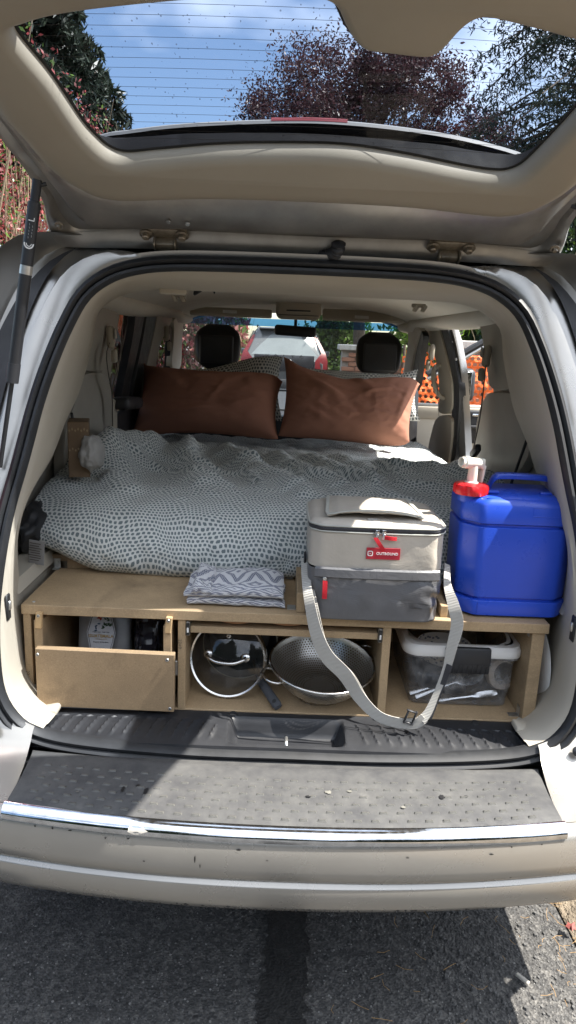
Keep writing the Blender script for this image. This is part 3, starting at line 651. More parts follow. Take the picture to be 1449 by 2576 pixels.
# ---- rear wheels
for s_ in (1, -1):
    b = MB(); b.lathe([(.20, -.11), (.30, -.11), (.325, -.08), (.33, 0), (.325, .08), (.30, .11), (.20, .11)], (s_ * .765, .95, .33), (1, 0, 0), 36); w_ = part('wheel', b, MT['rubber'], van)
    b = MB(); b.lathe([(.0, .09), (.10, .10), (.19, .09), (.20, .07)], (s_ * .765, .95, .33), (s_, 0, 0), 24); part('rim', b, MT['zinc'], w_)
    part('mud_guard', MB().box((s_ * .755, .50, .34), (.22, .02, .24), Matrix.Rotation(R_(8), 3, 'X'), .006), MT['darkpl'], van)
b = MB(); b.box((0, .35, .40), (1.3, .05, .10), None, .02); b.box((0, -.06, .53), (1.76, .22, .09), None, .02); part('rear_beam', b, MT['darkpl'], van)
# ================================================================== tailgate
GH = np.array([0, .32, 1.735]); GA = R_(30)
GS = np.array([0, -math.cos(GA), math.sin(GA)]); GN = np.array([0, -math.sin(GA), -math.cos(GA)])
def G(x, s, n): return GH + np.array([x, 0, 0]) + GS * s + GN * n
def PG(u, v, n=0.):
    d = ray(u, v); o = GH + GN * n; t = np.dot(o - CAM, GN) / np.dot(d, GN); p = CAM + d * t
    return float(p[0]), float(np.dot(p - GH, GS))
WIN = [(0, .277), (.2, .266), (.31, .247), (.375, .237), (.413, .250), (.437, .282), (.452, .32), (.475, .39), (.50, .46), (.515, .505), (.488, .527), (.42, .544), (.32, .561)]
win_old = WIN + [(.26, .564), (.246, .564), (.228, .548), (.21, .516), (.190, .497), (.115, .499), (.075, .505), (.046, .533), (.032, .562), (.012, .580), (-.05, .584)] + [(-x, s) for x, s in [(.19, .577)] + WIN[:0:-1]]
LIP = .018
_L = [(30, 90), (125, 210), (200, 320), (235, 360), (270, 390), (315, 404), (400, 397), (550, 385), (724, 382), (874, 387), (1024, 410), (1174, 440), (1249, 450), (1289, 445), (1324, 425), (1389, 360), (1449, 295)]
win_poly = [PG(u, v, LIP) for u, v in _L] + [(-PG(30, 90, LIP)[0], PG(30, 90, LIP)[1] + .004)] + [PG(u, v, LIP) for u, v in ((1449, 105), (1324, 70), (1229, 48), (1199, 50), (1164, 75), (1124, 120), (1089, 145), (1049, 146), (974, 137), (914, 127), (874, 85), (854, 40), (834, 10), (790, 0), (650, -2), (500, 2), (300, 20), (150, 40), (60, 65))]
TRM = [(0, .157), (.2, .154), (.33, .142), (.40, .137), (.455, .15), (.503, .19), (.532, .235), (.56, .31), (.58, .37), (.592, .5), (.585, .75), (.50, .97), (.25, 1.02), (0, 1.03)]
GAT = [(0, -.06), (.2, -.058), (.355, -.056), (.55, -.062), (.585, -.058), (.598, -.035), (.593, .03), (.580, .10), (.585, .2), (.605, .285), (.62, .4), (.63, .6), (.63, .9), (.585, 1.06), (.30, 1.12), (0, 1.125)]
def polar(poly, n, closed_sym=True):
    P = poly if not closed_sym else poly + [(-x, s) for x, s in poly[-2:0:-1]]
    D = crom(P, 1200, True); c = np.array([0, .42]); A = np.arctan2(D[:, 1] - c[1], D[:, 0] - c[0]); out = []
    Rr = np.linalg.norm(D - c, axis=1); od = np.argsort(A); A, Rr = A[od], Rr[od]
    for a in np.linspace(-math.pi, math.pi, n, endpoint=False):
        r = np.interp(a, A, Rr, period=2 * math.pi); out.append(c + r * np.array([math.cos(a), math.sin(a)]))
    return np.array(out)
NG = 300
rt, rg = polar(TRM, NG), polar(GAT, NG)
_c = np.array([0, .42]); rw = polar([(x, s) for x, s in WIN] + [(.19, .577), (0, .584)], NG); rw = _c + (rw - _c) * 1.05      # opening in the metal, a little wider than the trim
ang = np.linspace(-math.pi, math.pi, NG, endpoint=False)
low = np.array([sstep(.2, .75, -math.sin(a)) for a in ang])          # hinge side
b = MB()
def gr(a_, b_, t, n, nl=None): 
    nl = n if nl is None else nl
    return [G(*lerp(p, q, t), lerp(n, nl, l)) for p, q, l in zip(a_, b_, low)]
MT['gatetrim'] = M('hatch_trim_plastic', (.35, .317, .255), .6, 0, .05, 4, grain=.25, gs=700, gd=.0005)
rings = [gr(rt, rg, -.10, -.004), gr(rt, rg, .0, .006), gr(rt, rg, .22, .008, .012), gr(rt, rg, .30, .004, .010), gr(rt, rg, .50, .000, .008), gr(rt, rg, .57, -.006, .002), gr(rt, rg, .63, -.004, -.030), gr(rt, rg, .80, .002, -.032), gr(rt, rg, .86, .004, -.012), gr(rt, rg, .97, .004, -.004), gr(rt, rg, 1.0, -.004, -.010), gr(rt, rg, 1.005, -.045), gr(rw, rg, .5, -.075), gr(rw, rg, .10, -.070)]
b.loft(rings, True)
gate = part('tailgate', b, MT['silver_dirty'], van, 40, label='raised silver rear hatch')
b = MB(); b.loft([gr(rw, rg, .105, -.071), gr(rw, rg, .03, -.062), gr(rw, rg, .012, -.006)], True); part('window_surround', b, MT['frit'], gate, 50)
W4 = crom(win_poly, 420, True)
for _ in range(3): W4 = (np.roll(W4, 1, 0) + 2 * W4 + np.roll(W4, -1, 0)) / 4
wnn = normals2(W4)
if np.mean([np.dot(w_, p - np.array([0, .42])) for w_, p in zip(wnn, W4)]) < 0: wnn = -wnn
def gd(dist, n): return [G(*(p + w_ * dist), n) for p, w_ in zip(W4, wnn)]
from mathutils.geometry import tessellate_polygon
b = MB(); tn = normals2(rt)
if np.mean([np.dot(w_, p - np.array([0, .42])) for w_, p in zip(tn, rt)]) < 0: tn = -tn
def gt(dist, n): return [G(*(p - w_ * dist), n) for p, w_ in zip(rt, tn)]
b.loft([gt(0, .002), gt(.004, .016), gt(.012, .026), gt(.026, .032), gt(.04, .034)], True)
b.loft([gd(.022, .034), gd(.014, .031), gd(.006, .022), gd(.001, .008), gd(0, -.002)], True)
oc = [p - w_ * .04 for p, w_ in zip(rt, tn)]; hc = [p + w_ * .022 for p, w_ in zip(W4, wnn)]
tris = tessellate_polygon([[Vector((p[0], p[1], 0)) for p in oc], [Vector((p[0], p[1], 0)) for p in hc]])
b.add([G(p[0], p[1], .034) for p in oc + hc], [tuple(t) for t in tris]); trim = part('trim_panel', b, MT['gatetrim'], gate, 70, merge=.0002, label='beige inner trim of the hatch around its window')
b = MB(); edge = [G(*(p + (np.array([0, .42]) - p) * -.02), -.004) for p in rw]; b.add([G(0, .42, -.004)] + edge, [(0, 1 + i, 1 + (i + 1) % NG) for i in range(NG)])
part('window_glass', b, MT['gateglass'], gate, 0, label='tinted heated rear window glass with rain spots')
b = MB(); b.loft([[G(*(p + w_ * .004), -.0028) for p, w_ in zip(W4, wnn)], [G(*(p - w_ * .006), -.0028) for p, w_ in zip(W4, wnn)]], True); part('window_seal', b, MT['rubber'], gate, 0)
# heater wires
b = MB()
for k in range(15):
    s0 = .292 + .0195 * k; pts = [G(x, s0 + .012 * (1 - (x / .5) ** 2) - .004, -.0012) for x in np.linspace(-.5, .5, 24) if abs(x) < .40 + .11 * (s0 - .28) / .25]
    for i in range(len(pts) - 1):
        d = GS * .0004; b.add([pts[i] - d, pts[i + 1] - d, pts[i + 1] + d, pts[i] + d], [(0, 1, 2, 3)])
o = part('heater_wires', b, MT['ink'], gate, 0); o['kind'] = 'stuff'
# rain spots and dust on the glass
b = MB(); random.seed(11)
for i in range(520):
    x = random.uniform(-.48, .52) * .95; s = random.uniform(.27, .58); r = random.uniform(.0005, .0018)
    b.add([G(x + r * math.cos(a), s + r * math.sin(a) * 1.2, -.0008) for a in np.linspace(0, 6.28, 7)[:-1]], [tuple(range(6))])
MT['spot'] = glassmat('water_spot', (.55, .55, .56), .2, .12); o = part('rain_spots', b, MT['spot'], gate, 0); o['kind'] = 'stuff'
# spoiler above the glass
ed = crom([PG(u, v, -.085) for u, v in ((120, 420), (235, 356), (330, 338), (480, 322), (724, 313), (900, 320), (1100, 345), (1250, 378), (1345, 412), (1420, 470))], 40)
b = MB(); b.loft([[G(x, -.02, -.06) for x, s in ed], [G(x, s - .012, -.078) for x, s in ed], [G(x, s, -.088) for x, s in ed], [G(x, s - .005, -.102) for x, s in ed], [G(x, -.03, -.085) for x, s in ed]], False)
spo = part('spoiler', b, MT['frit'], gate, 50, label='dark spoiler over the rear window')
b = MB(); b.loft([[G(x, s + .001, -.087) for x, s in ed], [G(x, s + .002, -.094) for x, s in ed], [G(x, s - .003, -.101) for x, s in ed]], False); part('spoiler_edge', b, M('spoiler_lip', (.16, .16, .16), .5, 0, .1), spo)
e2 = [e for e in ed if -.10 < e[0] < .10]; b = MB(); b.loft([[G(x, s + .0022, -.092) for x, s in e2], [G(x, s + .003, -.096) for x, s in e2], [G(x, s + .001, -.102) for x, s in e2]], False); part('brake_light', b, MT['darkred'], spo)
b = MB(); b.loft([[G(x, .040, -.022) for x in np.linspace(-.40, .42, 20)], [G(x, .02, -.0345) for x in np.linspace(-.42, .44, 20)], [G(x, -.012, -.035) for x in np.linspace(-.42, .44, 20)]], False); part('hinge_shade_strip', b, MT['darkpl'], gate)  # added dark strip: shade of the hinge recess put in as colour
# hinges with bolts
for (u, v) in ((415, 601), (1131, 633)):
    x, s = PG(u, v, -.01); h = part('hinge', MB().box(G(x, s + .014, -.018), (.105, .030, .010), Matrix.Rotation(-GA, 3, 'X'), .004, 2), MT['rustbolt'], gate, label='weathered hinge of the hatch')
    b = MB(); b.box(G(x, s - .018, -.006), (.045, .038, .026), Matrix.Rotation(-GA, 3, 'X'), .006, 2)
    for dx in (-.024, .024): b.box(G(x + dx, s - .014, .000), (.005, .040, .022), Matrix.Rotation(-GA, 3, 'X'), .002)
    part('hinge_arm', b, MT['rustbolt'], h)
    for dx in (-.042, .042):
        c = G(x + dx, s + .014, -.012); b = MB(); b.lathe([(.0155, 0), (.0155, .003), (.010, .004)], c, GN, 16); b.lathe([(.0095, .003), (.0095, .012), (.007, .014), (0, .014)], c, GN, 6); part('bolt', b, MT['rustbolt'], h)
for (u, v) in ((150, 563), (1395, 622)):
    x, s = PG(u, v, .0); c = G(x, s, .002); b = MB(); b.lathe([(.011, 0), (.011, .003), (.007, .004)], c, GN, 14); b.lathe([(.006, .003), (.006, .010), (0, .010)], c, GN, 6); part('stud_nut', b, MT['rustbolt'], gate)
x, s = PG(472, 561, .01); part('plug', MB().lathe([(0, .003), (.005, .003), (.006, 0)], G(x, s, .012), GN, 14), MT['zinc'], gate)
x, s = PG(424, 555, .01); part('plug', MB().lathe([(0, .003), (.005, .003), (.006, 0)], G(x, s, .012), GN, 14), MT['silver'], gate)
# corrugated cable boot
P = crom([PY(u, v, Y) for u, v, Y in ((852, 612, .30), (850, 626, .31), (838, 640, .33), (815, 646, .36), (790, 648, .40))], 60)
part('cable_boot', MB().tube(P, [.014 + .0035 * math.sin(i * 1.35) for i in range(60)], 10), MT['darkpl'], gate)
# gas struts
for s_ in (-1, 1):
    if s_ < 0: A, B_, C_ = PY(92, 468, .10), PY(31, 955, .11), PY(0, 1175, .115)
    else:
        A, B_, C_ = [np.array([-q[0], q[1], q[2]]) for q in (PY(92, 468, .10), PY(31, 955, .11), PY(0, 1175, .115))]
    d = (B_ - A) / np.linalg.norm(B_ - A); b = MB()
    b.tube([A + d * .03, A + d * .031, B_ - d * .02, B_ + d * .004], [.010, .0125, .0125, .0125], 16)
    st = part('gas_strut', b, MT['blackpl'], van, 40, label='black gas strut holding the hatch up')
    b = MB(); b.tube([B_ + d * .002, C_], .005, 10); part('strut_rod', b, MT['chrome'] if False else MT['rubber'], st)
    b = MB(); b.tube([A - d * .012, A + d * .032], .0095, 12); b.tube([A + np.array([0, 0, 0]), A + np.array([-s_ * .018, .006, .006])], .004, 8); part('ball_joint', b, MT['rubber'], st)
    b = MB(); b.tube([B_ - d * .035, B_ + d * .006], .0135, 16); part('strut_collar', b, MT['darkpl'], st)
    if s_ < 0:
        fn = np.array([.25, -.95, -.1]); fn /= np.linalg.norm(fn); side = np.cross(d, fn)
        def on(t, k=0.): return A + (B_ - A) * t + fn * .0128 + side * k
        text('lettering', 'L', .017, on(.165), -d, fn, MT['whitelabel'], st, .0003)
        # two nested arcs printed above the sleeve
        b = MB(); ctr = on(.285)
        for rad in (.010, .0055):
            for i in range(10):
                a0, a1 = [-.2 + 3.5 * q / 10 for q in (i, i + 1)]
                b.add([ctr + (side * math.cos(a) + d * math.sin(a)) * r_ + fn * .0002 for a, r_ in ((a0, rad), (a1, rad), (a1, rad * .72), (a0, rad * .72))], [(0, 1, 2, 3)])
        part('emblem', b, MT['whitelabel'], st, 0)
        b = MB()
        for k in range(9): b.box(on(.19 + .008 * k, .003 * (-1) ** k), (.0006, .0006, .004))
        part('fine_print', b, MT['zinc'], st, 0)
        b = MB(); b.tube([A + (B_ - A) * .395, A + (B_ - A) * .44], .0129, 16, False); part('strut_band', b, MT['zinc'], st)
# drips, tar spots and pale splashes on the step pad
random.seed(21)
def blot(u, v, w, h, mat, name):
    c = PZ(u, v, .6128); b = MB(); k = 12
    b.add([c] + [c + np.array([w * math.cos(a) * random.uniform(.6, 1.15), h * math.sin(a) * random.uniform(.6, 1.15), 0]) for a in np.linspace(0, 6.283, k + 1)[:-1]], [(0, 1 + i, 1 + (i + 1) % k) for i in range(k)])
    part(name, b, mat, pad, 0)
MT['tarspot'] = M('tar_spot', (.012, .012, .013), .5, 0, .2); MT['splash'] = M('pale_splash', (.15, .145, .125), .8, 0, .3, 80)
for u, v, w, h in ((347, 1975, .005, .004), (309, 1985, .004, .010), (367, 1990, .005, .013), (1112, 2004, .006, .008), (1172, 2003, .005, .004), (775, 2003, .006, .004)): blot(u, v, w, h, MT['tarspot'], 'tar_spot')
for u, v, w, h in ((826, 1992, .010, .006), (880, 1990, .006, .004), (195, 1991, .003, .003), (1015, 2030, .005, .004)): blot(u, v, w, h, MT['splash'], 'pale_splash')
# ================================================================== wooden storage bench
def mdfmat(name, base, edge=False):
    m, nt, N, L = newmat(name); v = objco(nt)
    f = tex_noise(nt, 9, 6, .65, v); s = tex_noise(nt, 330, 4, .8, v); st = tex_noise(nt, 5.5, 5, .6, v, .8)
    c = ramp(nt, f, [(.3, tuple(x * .86 for x in base)), (.7, tuple(x * 1.10 for x in base))])
    c = mix(nt, ramp(nt, s, [(.54, (0, 0, 0)), (.68, (.6, .6, .6))]), c, tuple(min(1, x * 1.5) for x in base))
    c = mix(nt, ramp(nt, s, [(.32, (.6, .6, .6)), (.45, (0, 0, 0))]), c, tuple(x * .5 for x in base))
    c = mix(nt, ramp(nt, st, [(.56, (0, 0, 0)), (.74, (.6, .6, .6))]), c, tuple(x * .42 for x in base))   # handling stains
    bsdf(nt, c, .68, 0, s, .0009, .4); return m
MT['mdf'] = mdfmat('fibreboard', (.40, .285, .165))
MT['mdf2'] = mdfmat('fibreboard_face', (.34, .235, .135))
MT['pine'] = M('pine_offcut', (.55, .37, .19), .6, 0, .18, 26)
MT['pencil'] = M('pencil_line', (.07, .06, .05), .8, 0, .1)
bench = thing('storage_bench', 'fibreboard storage bench with a drawer and open compartments behind the sill', 'storage bench', (0, .3, .61))
YF = .150
def px_x(u, v=1700, Y=YF): return float(PY(u, v, Y)[0])
def board(name, x0, x1, y0, y1, z0, z1, mat='mdf', parent=bench, label=None, r=.0012, rot=None):
    return part(name, MB().box(((x0 + x1) / 2, (y0 + y1) / 2, (z0 + z1) / 2), (x1 - x0, y1 - y0, z1 - z0), rot, r), MT[mat], parent, 0, label=label)
XL, XR = -.636, .613
board('top_board', XL, XR, YF - .006, .425, .862, .886, label='stained top board of the bench')
board('base_board', px_x(66), XR - .004, YF + .001, .60, .6115, .629, 'mdf')
xl0, xl1 = px_x(65), px_x(84); board('side_panel', xl0, xl1, YF, .60, .6292, .8618)
xm0, xm1 = px_x(447), px_x(466); board('divider', xm0, xm1, YF, .60, .6292, .8618)
xd0, xd1 = px_x(955), px_x(976); board('divider', xd0, xd1, YF, .60, .6292, .8618)
xr1 = XR - .006; xr0 = xr1 - .030; board('side_panel', xr0, xr1, YF, .60, .6292, .8618)
board('back_panel', xl1, xr0, .60, .612, .6292, .8618, 'mdf2')
board('back_strip', XL + .025, .55, .4255, .441, .8862, .924, 'mdf2')
board('platform', -.66, .64, .4415, 2.15, .900, .918, 'mdf2')
c = PY(757, 1545, YF - .004); board('block', px_x(746, 1520), px_x(768, 1520), .160, .41, .8864, .935)
c = PY(1122, 1560, YF); board('block', px_x(1112, 1540), px_x(1130, 1540), .165, .41, .8864, .915)
# pull-out shelf between the dividers with runners
sx0, sx1 = xm1 + .010, xd0 - .010; board('pull_out_shelf', sx0, sx1, YF + .006, .56, .826, .843, label='thin pull-out shelf below the bench top')
for (xa, s_) in ((xm1 + .0005, 1), (xd0 - .0005, -1)):
    b = MB(); b.box((xa + s_ * .0045, YF + .20, .838), (.009, .40, .036), None, .002); o = part('drawer_runner', b, MT['zinc'], bench, 0)
    b = MB(); b.box((xa + s_ * .005, YF + .0005, .838), (.0075, .006, .030), None, .001); part('runner_end', b, MT['ink'], o, 0)
    b = MB(); b.box((xa + s_ * .005, YF - .0028, .836), (.0045, .003, .012), None, .0008); part('runner_tab', b, MT['white'], o, 0)
# angle brackets
def bracket(u, v, Y, z, flip=1):
    x = float(PY(u, v, Y)[0]); b = MB(); b.box((x, Y - .0008, z + .013), (.017, .0016, .026)); b.box((x, Y - .011, z + .0012), (.017, .022, .0016))
    o = part('angle_bracket', b, MT['zinc'], bench, 0); part('screw', MB().lathe([(0, .0015), (.0035, .001), (.0042, 0)], (x, Y - .0018, z + .016), (0, -1, 0), 10), MT['zinc'], o, 0)
bracket(146, 1446, .4252, .8865); bracket(728, 1468, .4252, .8865)
b = MB(); xx = px_x(733, 1530, .18); b.box((xx, .19, .8872), (.020, .03, .0016)); part('angle_bracket', b, MT['zinc'], bench, 0)
b = MB(); b.box((xr0 - .0012, YF + .03, .643), (.0016, .018, .026)); b.box((xr0 - .013, YF + .03, .6302), (.024, .018, .0016)); part('angle_bracket', b, MT['zinc'], bench, 0)
b = MB(); b.box((xr0 - .0012, YF + .025, .852), (.0016, .012, .018)); part('angle_bracket', b, MT['zinc'], bench, 0)
def screw(p, n=(0, -1, 0), r=.0042, parent=bench):
    o = part('screw', MB().lathe([(0, .0012), (r * .8, .0012), (r, 0)], p, n, 12), MT['zinc'], parent, 0)
    z = Vector(n).normalized(); x = z.orthogonal().normalized(); y = z.cross(x); b = MB()
    for d, e in ((x, y), (y, x)): b.add([Vector(T3(p)) + z * .0014 + d * r * .55 * a + e * r * .12 * c_ for a, c_ in ((-1, -1), (1, -1), (1, 1), (-1, 1))], [(0, 1, 2, 3)])
    part('screw_slot', b, MT['ink'], o, 0)
screw((px_x(83, 1513, .16), .165, .8862), (0, 0, 1))
# turn latches on the edge of the top board
for (u, v) in ((97, 1548), (424, 1561)):
    x = px_x(u, v, YF - .015); b = MB(); b.box((x, YF - .0125, .852), (.015, .012, .040), Matrix.Rotation(R_(5), 3, 'Y'), .0015); o = part('turn_latch', b, MT['pine'], bench, 0, label='small pine turn latch screwed to the board edge'); screw((x, YF - .0188, .864), (0, -1, 0), .0042, o)
# pencil notes on the edges
for (u, v, t) in ((452, 1620, '22+9'), (70, 1699, '22+9'), (424, 1612, '21 A')):
    p = PY(u, v, YF - .0009 if u != 424 else YF - .002); text('pencil_note', t, .012, p, (0, 0, -1), (0, -1, 0), MT['pencil'], bench, .0001)
# drawer
YD = .112; dx0, dx1 = px_x(88, 1640, YD), px_x(438, 1700, YD)
drawer = part('drawer', MB().box(((dx0 + dx1) / 2, YD + .009, .715), (dx1 - dx0, .018, .150), Matrix.Rotation(R_(.6), 3, 'Y') @ Matrix.Rotation(R_(1.5), 3, 'X'), .0014), MT['mdf2'], bench, 0, label='fibreboard drawer front with a screw in each corner')
for (u, v) in ((94, 1647), (420, 1661), (100, 1770), (427, 1783)): 
    screw(PY(u, v, YD - .0025), (0, -1, 0), .0043, drawer)
a0 = px_x(93, 1600, .16); a1 = px_x(114, 1600, .16)
board('drawer_side', a0, a1, YD + .030, .55, .632, .848, 'mdf', drawer); a2, a3 = px_x(414, 1600, .16), px_x(434, 1600, .16); board('drawer_side', a2, a3, YD + .030, .55, .632, .846, 'mdf', drawer)
board('drawer_bottom', a1, a2, YD + .030, .55, .634, .642, 'mdf2', drawer)
b = MB(); b.box((px_x(443, 1660, .15), .17, .735), (.006, .04, .038), None, .001); part('drawer_runner', b, MT['zinc'], drawer, 0)

# ---- wooden plates on the pull-out shelf
MT['platewood'] = M('oiled_wood', (.42, .20, .085), .45, 0, .25, 24)
for (u, rad, lab) in ((595, .058, 'round reddish wooden plate lying on the left of the pull-out shelf'), (722, .060, 'round wooden plate on the pull-out shelf nearer the bag')):
    x = px_x(u, 1570, .22); p_ = MB().lathe([(0, 0), (rad * .7, 0), (rad, .007), (rad, .0105), (rad * .95, .0115), (rad * .65, .004), (0, .004)], (x, YF + .012 + rad, .8435), (0, 0, 1), 40)
    tag(part('wooden_plate', p_, MT['platewood']), lab, 'plate', 'plates on the pull-out shelf')

# ---- coffee bag and dark pouch in the drawer
MT['foil'] = M('matt_foil', (.33, .335, .34), .42, .25, .08, 14, grain=.2, gs=60, gd=.004)
MT['darkfoil'] = M('dark_glossy_foil', (.016, .015, .02), .22, 0, .3, 12)
x0, x1 = px_x(187, 1600, .27), px_x(325, 1600, .27); cx = (x0 + x1) / 2; hw = (x1 - x0) / 2
cb = thing('coffee_bag', 'silver-grey coffee bag with a six-sided label, standing in the drawer', 'coffee bag', (cx, .29, .6425))
b = MB(); rows = []
for t in np.linspace(0, 1, 14):
    z = .6425 + .214 * t; th = .034 * (1 - t ** 2.5) + .002; rows.append([(cx + hw * (1 - .03 * math.sin(t * 3.1)) * math.copysign(abs(math.cos(a)) ** .35, math.cos(a)), .30 + th * math.copysign(abs(math.sin(a)) ** .7, math.sin(a)) * .8 + .02 * t + .002 * fbm(a, t * 4, 2), z) for a in np.linspace(0, 6.283, 33)[:-1]])
b.loft(rows, True, True, True); part('pouch', b, MT['foil'], cb, 60)
lc = PY(255, 1590, .262); lw, lh = .037, .062
def hexa(k, dy): return [lc + np.array([lw * k * a, dy + .012 * c_ * k, lh * k * c_]) for a, c_ in ((-1, 0), (-.72, .62), (-.5, 1), (.5, 1), (.72, .62), (1, 0), (.72, -.75), (-.72, -.75))]
b = MB(); b.prism(hexa(1, 0), (0, -.0012, 0)); lab_ = part('label', b, M('coffee_label', (.50, .51, .53), .5, 0, .05), cb, 0)
b = MB(); h1, h2 = hexa(.94, -.0016), hexa(.90, -.0016); b.add(h1 + h2, [(i, (i + 1) % 8, 8 + (i + 1) % 8, 8 + i) for i in range(8)]); MT['gold'] = M('gold_print', (.50, .34, .14), .4, .4, .1); part('label_border', b, M('dark_print', (.06, .06, .065), .5), lab_, 0)
def ltxt(s, size, dz, m, sp=1., bold=0.): text('lettering', s, size, lc + np.array([0, -.003 - .19 * -dz * 0 + dz * .19 - .0006, dz]), (1, 0, 0), (0, -1, .19), m, lab_, .0002, sp, 'CENTER', bold)
ltxt('GUATEMALA', .0105, -.009, MT['gold'], 1.05, .0003); ltxt('Origine unique - Single Origin', .0036, .0015, MT['ink']); ltxt('HUEHUETENANGO', .0036, -.0165, MT['gold']); ltxt('Bergamot, Baking Spices', .004, -.024, MT['ink'])
MT['leafprint'] = M('green_print', (.05, .09, .05), .5); MT['redprint'] = M('red_print', (.35, .05, .03), .5); MT['blueprint'] = M('blue_print', (.05, .09, .16), .5)
random.seed(5)
for nm, mm, ctr, n, r in (('printed_leaves', 'leafprint', (.012, .022), 14, .0055), ('printed_bird', 'redprint', (-.006, .034), 5, .006), ('printed_tail', 'blueprint', (-.014, .016), 4, .005)):
    b = MB()
    for i in range(n):
        ox, oz = random.gauss(ctr[0], .006 if n > 5 else .003), random.gauss(ctr[1], .006); a = random.random() * 3.14; ca, sa = math.cos(a), math.sin(a)
        b.add([lc + np.array([ox + r * (ca * p - sa * q * .45), -.0017 + (oz) * .19 - .001 - .00006 * i, oz + r * (sa * p + ca * q * .45)]) for p, q in ((-1, 0), (0, -1), (1, 0), (0, 1))], [(0, 1, 2, 3)])
    part(nm, b, MT[mm], lab_, 0)
x0, x1 = px_x(333, 1600, .26), px_x(411, 1600, .26); b = MB(); rows = []
for t in np.linspace(0, 1, 26): rows.append([((x0 + x1) / 2 + (x1 - x0) / 2 * math.copysign(abs(math.cos(a)) ** .5, math.cos(a)) * (1 - .1 * t), .28 + (.045 * (1 - .7 * t)) * math.sin(a) + .010 * fbm(3 * math.cos(a) + t * 5, 3 * math.sin(a), t * 6), .6425 + .205 * t) for a in np.linspace(0, 6.283, 61)[:-1]])
b.loft(rows, True, True, True); tag(part('plastic_pouch', b, MT['darkfoil'], None, 25), 'shiny black plastic pouch beside the coffee bag in the drawer', 'pouch')

# ================================================================== bedding
def clothmat(name, pitch, ground=(.70, .71, .69), ink=(.075, .115, .13), warp=1.0, rot=.0):
    m, nt, N, L = newmat(name); v = uvco(nt)
    vv = scaled(nt, v, (1 / pitch, 1 / pitch, 1))
    n1 = N.new('ShaderNodeTexNoise'); n1.inputs['Scale'].default_value = .085; n1.inputs['Detail'].default_value = 1.5; n1.inputs['Roughness'].default_value = .45; L.new(vv, n1.inputs['Vector'])
    sub = N.new('ShaderNodeVectorMath'); sub.operation = 'SUBTRACT'; L.new(n1.outputs['Color'], sub.inputs[0]); sub.inputs[1].default_value = (.5, .5, .5)
    sc = N.new('ShaderNodeVectorMath'); sc.operation = 'SCALE'; L.new(sub.outputs[0], sc.inputs[0]); sc.inputs['Scale'].default_value = 5.5 * warp
    ad = N.new('ShaderNodeVectorMath'); ad.operation = 'ADD'; L.new(vv, ad.inputs[0]); L.new(sc.outputs[0], ad.inputs[1])
    se = N.new('ShaderNodeSeparateXYZ'); L.new(ad.outputs[0], se.inputs[0])
    row = mth(nt, 'FLOOR', se.outputs['Y'])
    off = mth(nt, 'MULTIPLY', mth(nt, 'MODULO', row, 2.0), .5)
    jit = N.new('ShaderNodeTexNoise'); jit.inputs['Scale'].default_value = .9; L.new(ad.outputs[0], jit.inputs['Vector'])
    X = mth(nt, 'ADD', mth(nt, 'ADD', se.outputs['X'], off), mth(nt, 'MULTIPLY', mth(nt, 'SUBTRACT', jit.outputs['Fac'], .5), .35))
    fx = mth(nt, 'ABSOLUTE', mth(nt, 'SUBTRACT', mth(nt, 'FRACT', X), .5)); fy = mth(nt, 'ABSOLUTE', mth(nt, 'SUBTRACT', mth(nt, 'FRACT', mth(nt, 'ADD', se.outputs['Y'], mth(nt, 'MULTIPLY', X, .0))), .5))
    mx = mth(nt, 'MAXIMUM', mth(nt, 'ADD', fx, mth(nt, 'MULTIPLY', fy, .28)), mth(nt, 'MULTIPLY', fy, 1.02))
    mask = mth(nt, 'SUBTRACT', 1.0, mth(nt, 'SMOOTH_MAX', mth(nt, 'MULTIPLY', mth(nt, 'SUBTRACT', mx, .315), 20.0), 0.0, .1)); mask = mth(nt, 'MAXIMUM', mask, 0.0)
    c = mix(nt, mask, ground, ink); c = mix(nt, mth(nt, 'MULTIPLY', tex_noise(nt, 3.0, 4, .6, v), .12), c, (.45, .47, .48))
    w = tex_noise(nt, 900, 2, .5, v); wr = tex_noise(nt, 26, 6, .62, v, .6)
    h = mth(nt, 'ADD', mth(nt, 'MULTIPLY', w, .06), wr)
    bsdf(nt, c, .88, 0, h, .006, .35, Sheen_Weight=.15); return m
MT['duvet'] = clothmat('printed_duvet', .0112, (.60, .615, .585), (.115, .148, .155))
MT['pillowprint'] = clothmat('printed_pillow', .0125, (.66, .66, .62), (.075, .09, .095), .8)
def brownmat():
    m, nt, N, L = newmat('brown_cotton'); v = uvco(nt)
    c = ramp(nt, tex_noise(nt, 5, 5, .6, v), [(.3, (.335, .158, .108)), (.7, (.375, .18, .125))])
    h = mth(nt, 'ADD', mth(nt, 'MULTIPLY', tex_noise(nt, 700, 2, .5, v), .05), tex_noise(nt, 11, 4, .5, v, 1.6))
    bsdf(nt, c, .95, 0, h, .004, .35, Specular_IOR_Level=.15); return m
MT['brown'] = brownmat()
MT['mattress'] = M('mattress_ticking', (.75, .75, .72), .8)
def grid_obj(name, fn, nu, nv, mat, uvfn, smooth=180):
    b = MB(); uv = []
    V = [[fn(i / (nu - 1), j / (nv - 1)) for i in range(nu)] for j in range(nv)]
    b.loft(V, False)
    for j in range(nv):
        for i in range(nu): uv.append(uvfn(i / (nu - 1), j / (nv - 1)))
    me = bpy.data.meshes.new(name); me.from_pydata(b.v, [], b.f); me.materials.append(mat); me.polygons.foreach_set('use_smooth', [True] * len(me.polygons))
    l = me.uv_layers.new(name='UVMap'); idx = np.empty(len(me.loops), int); me.loops.foreach_get('vertex_index', idx); l.data.foreach_set('uv', np.asarray(uv, float)[idx].ravel())
    return bpy.data.objects.new(name, me)
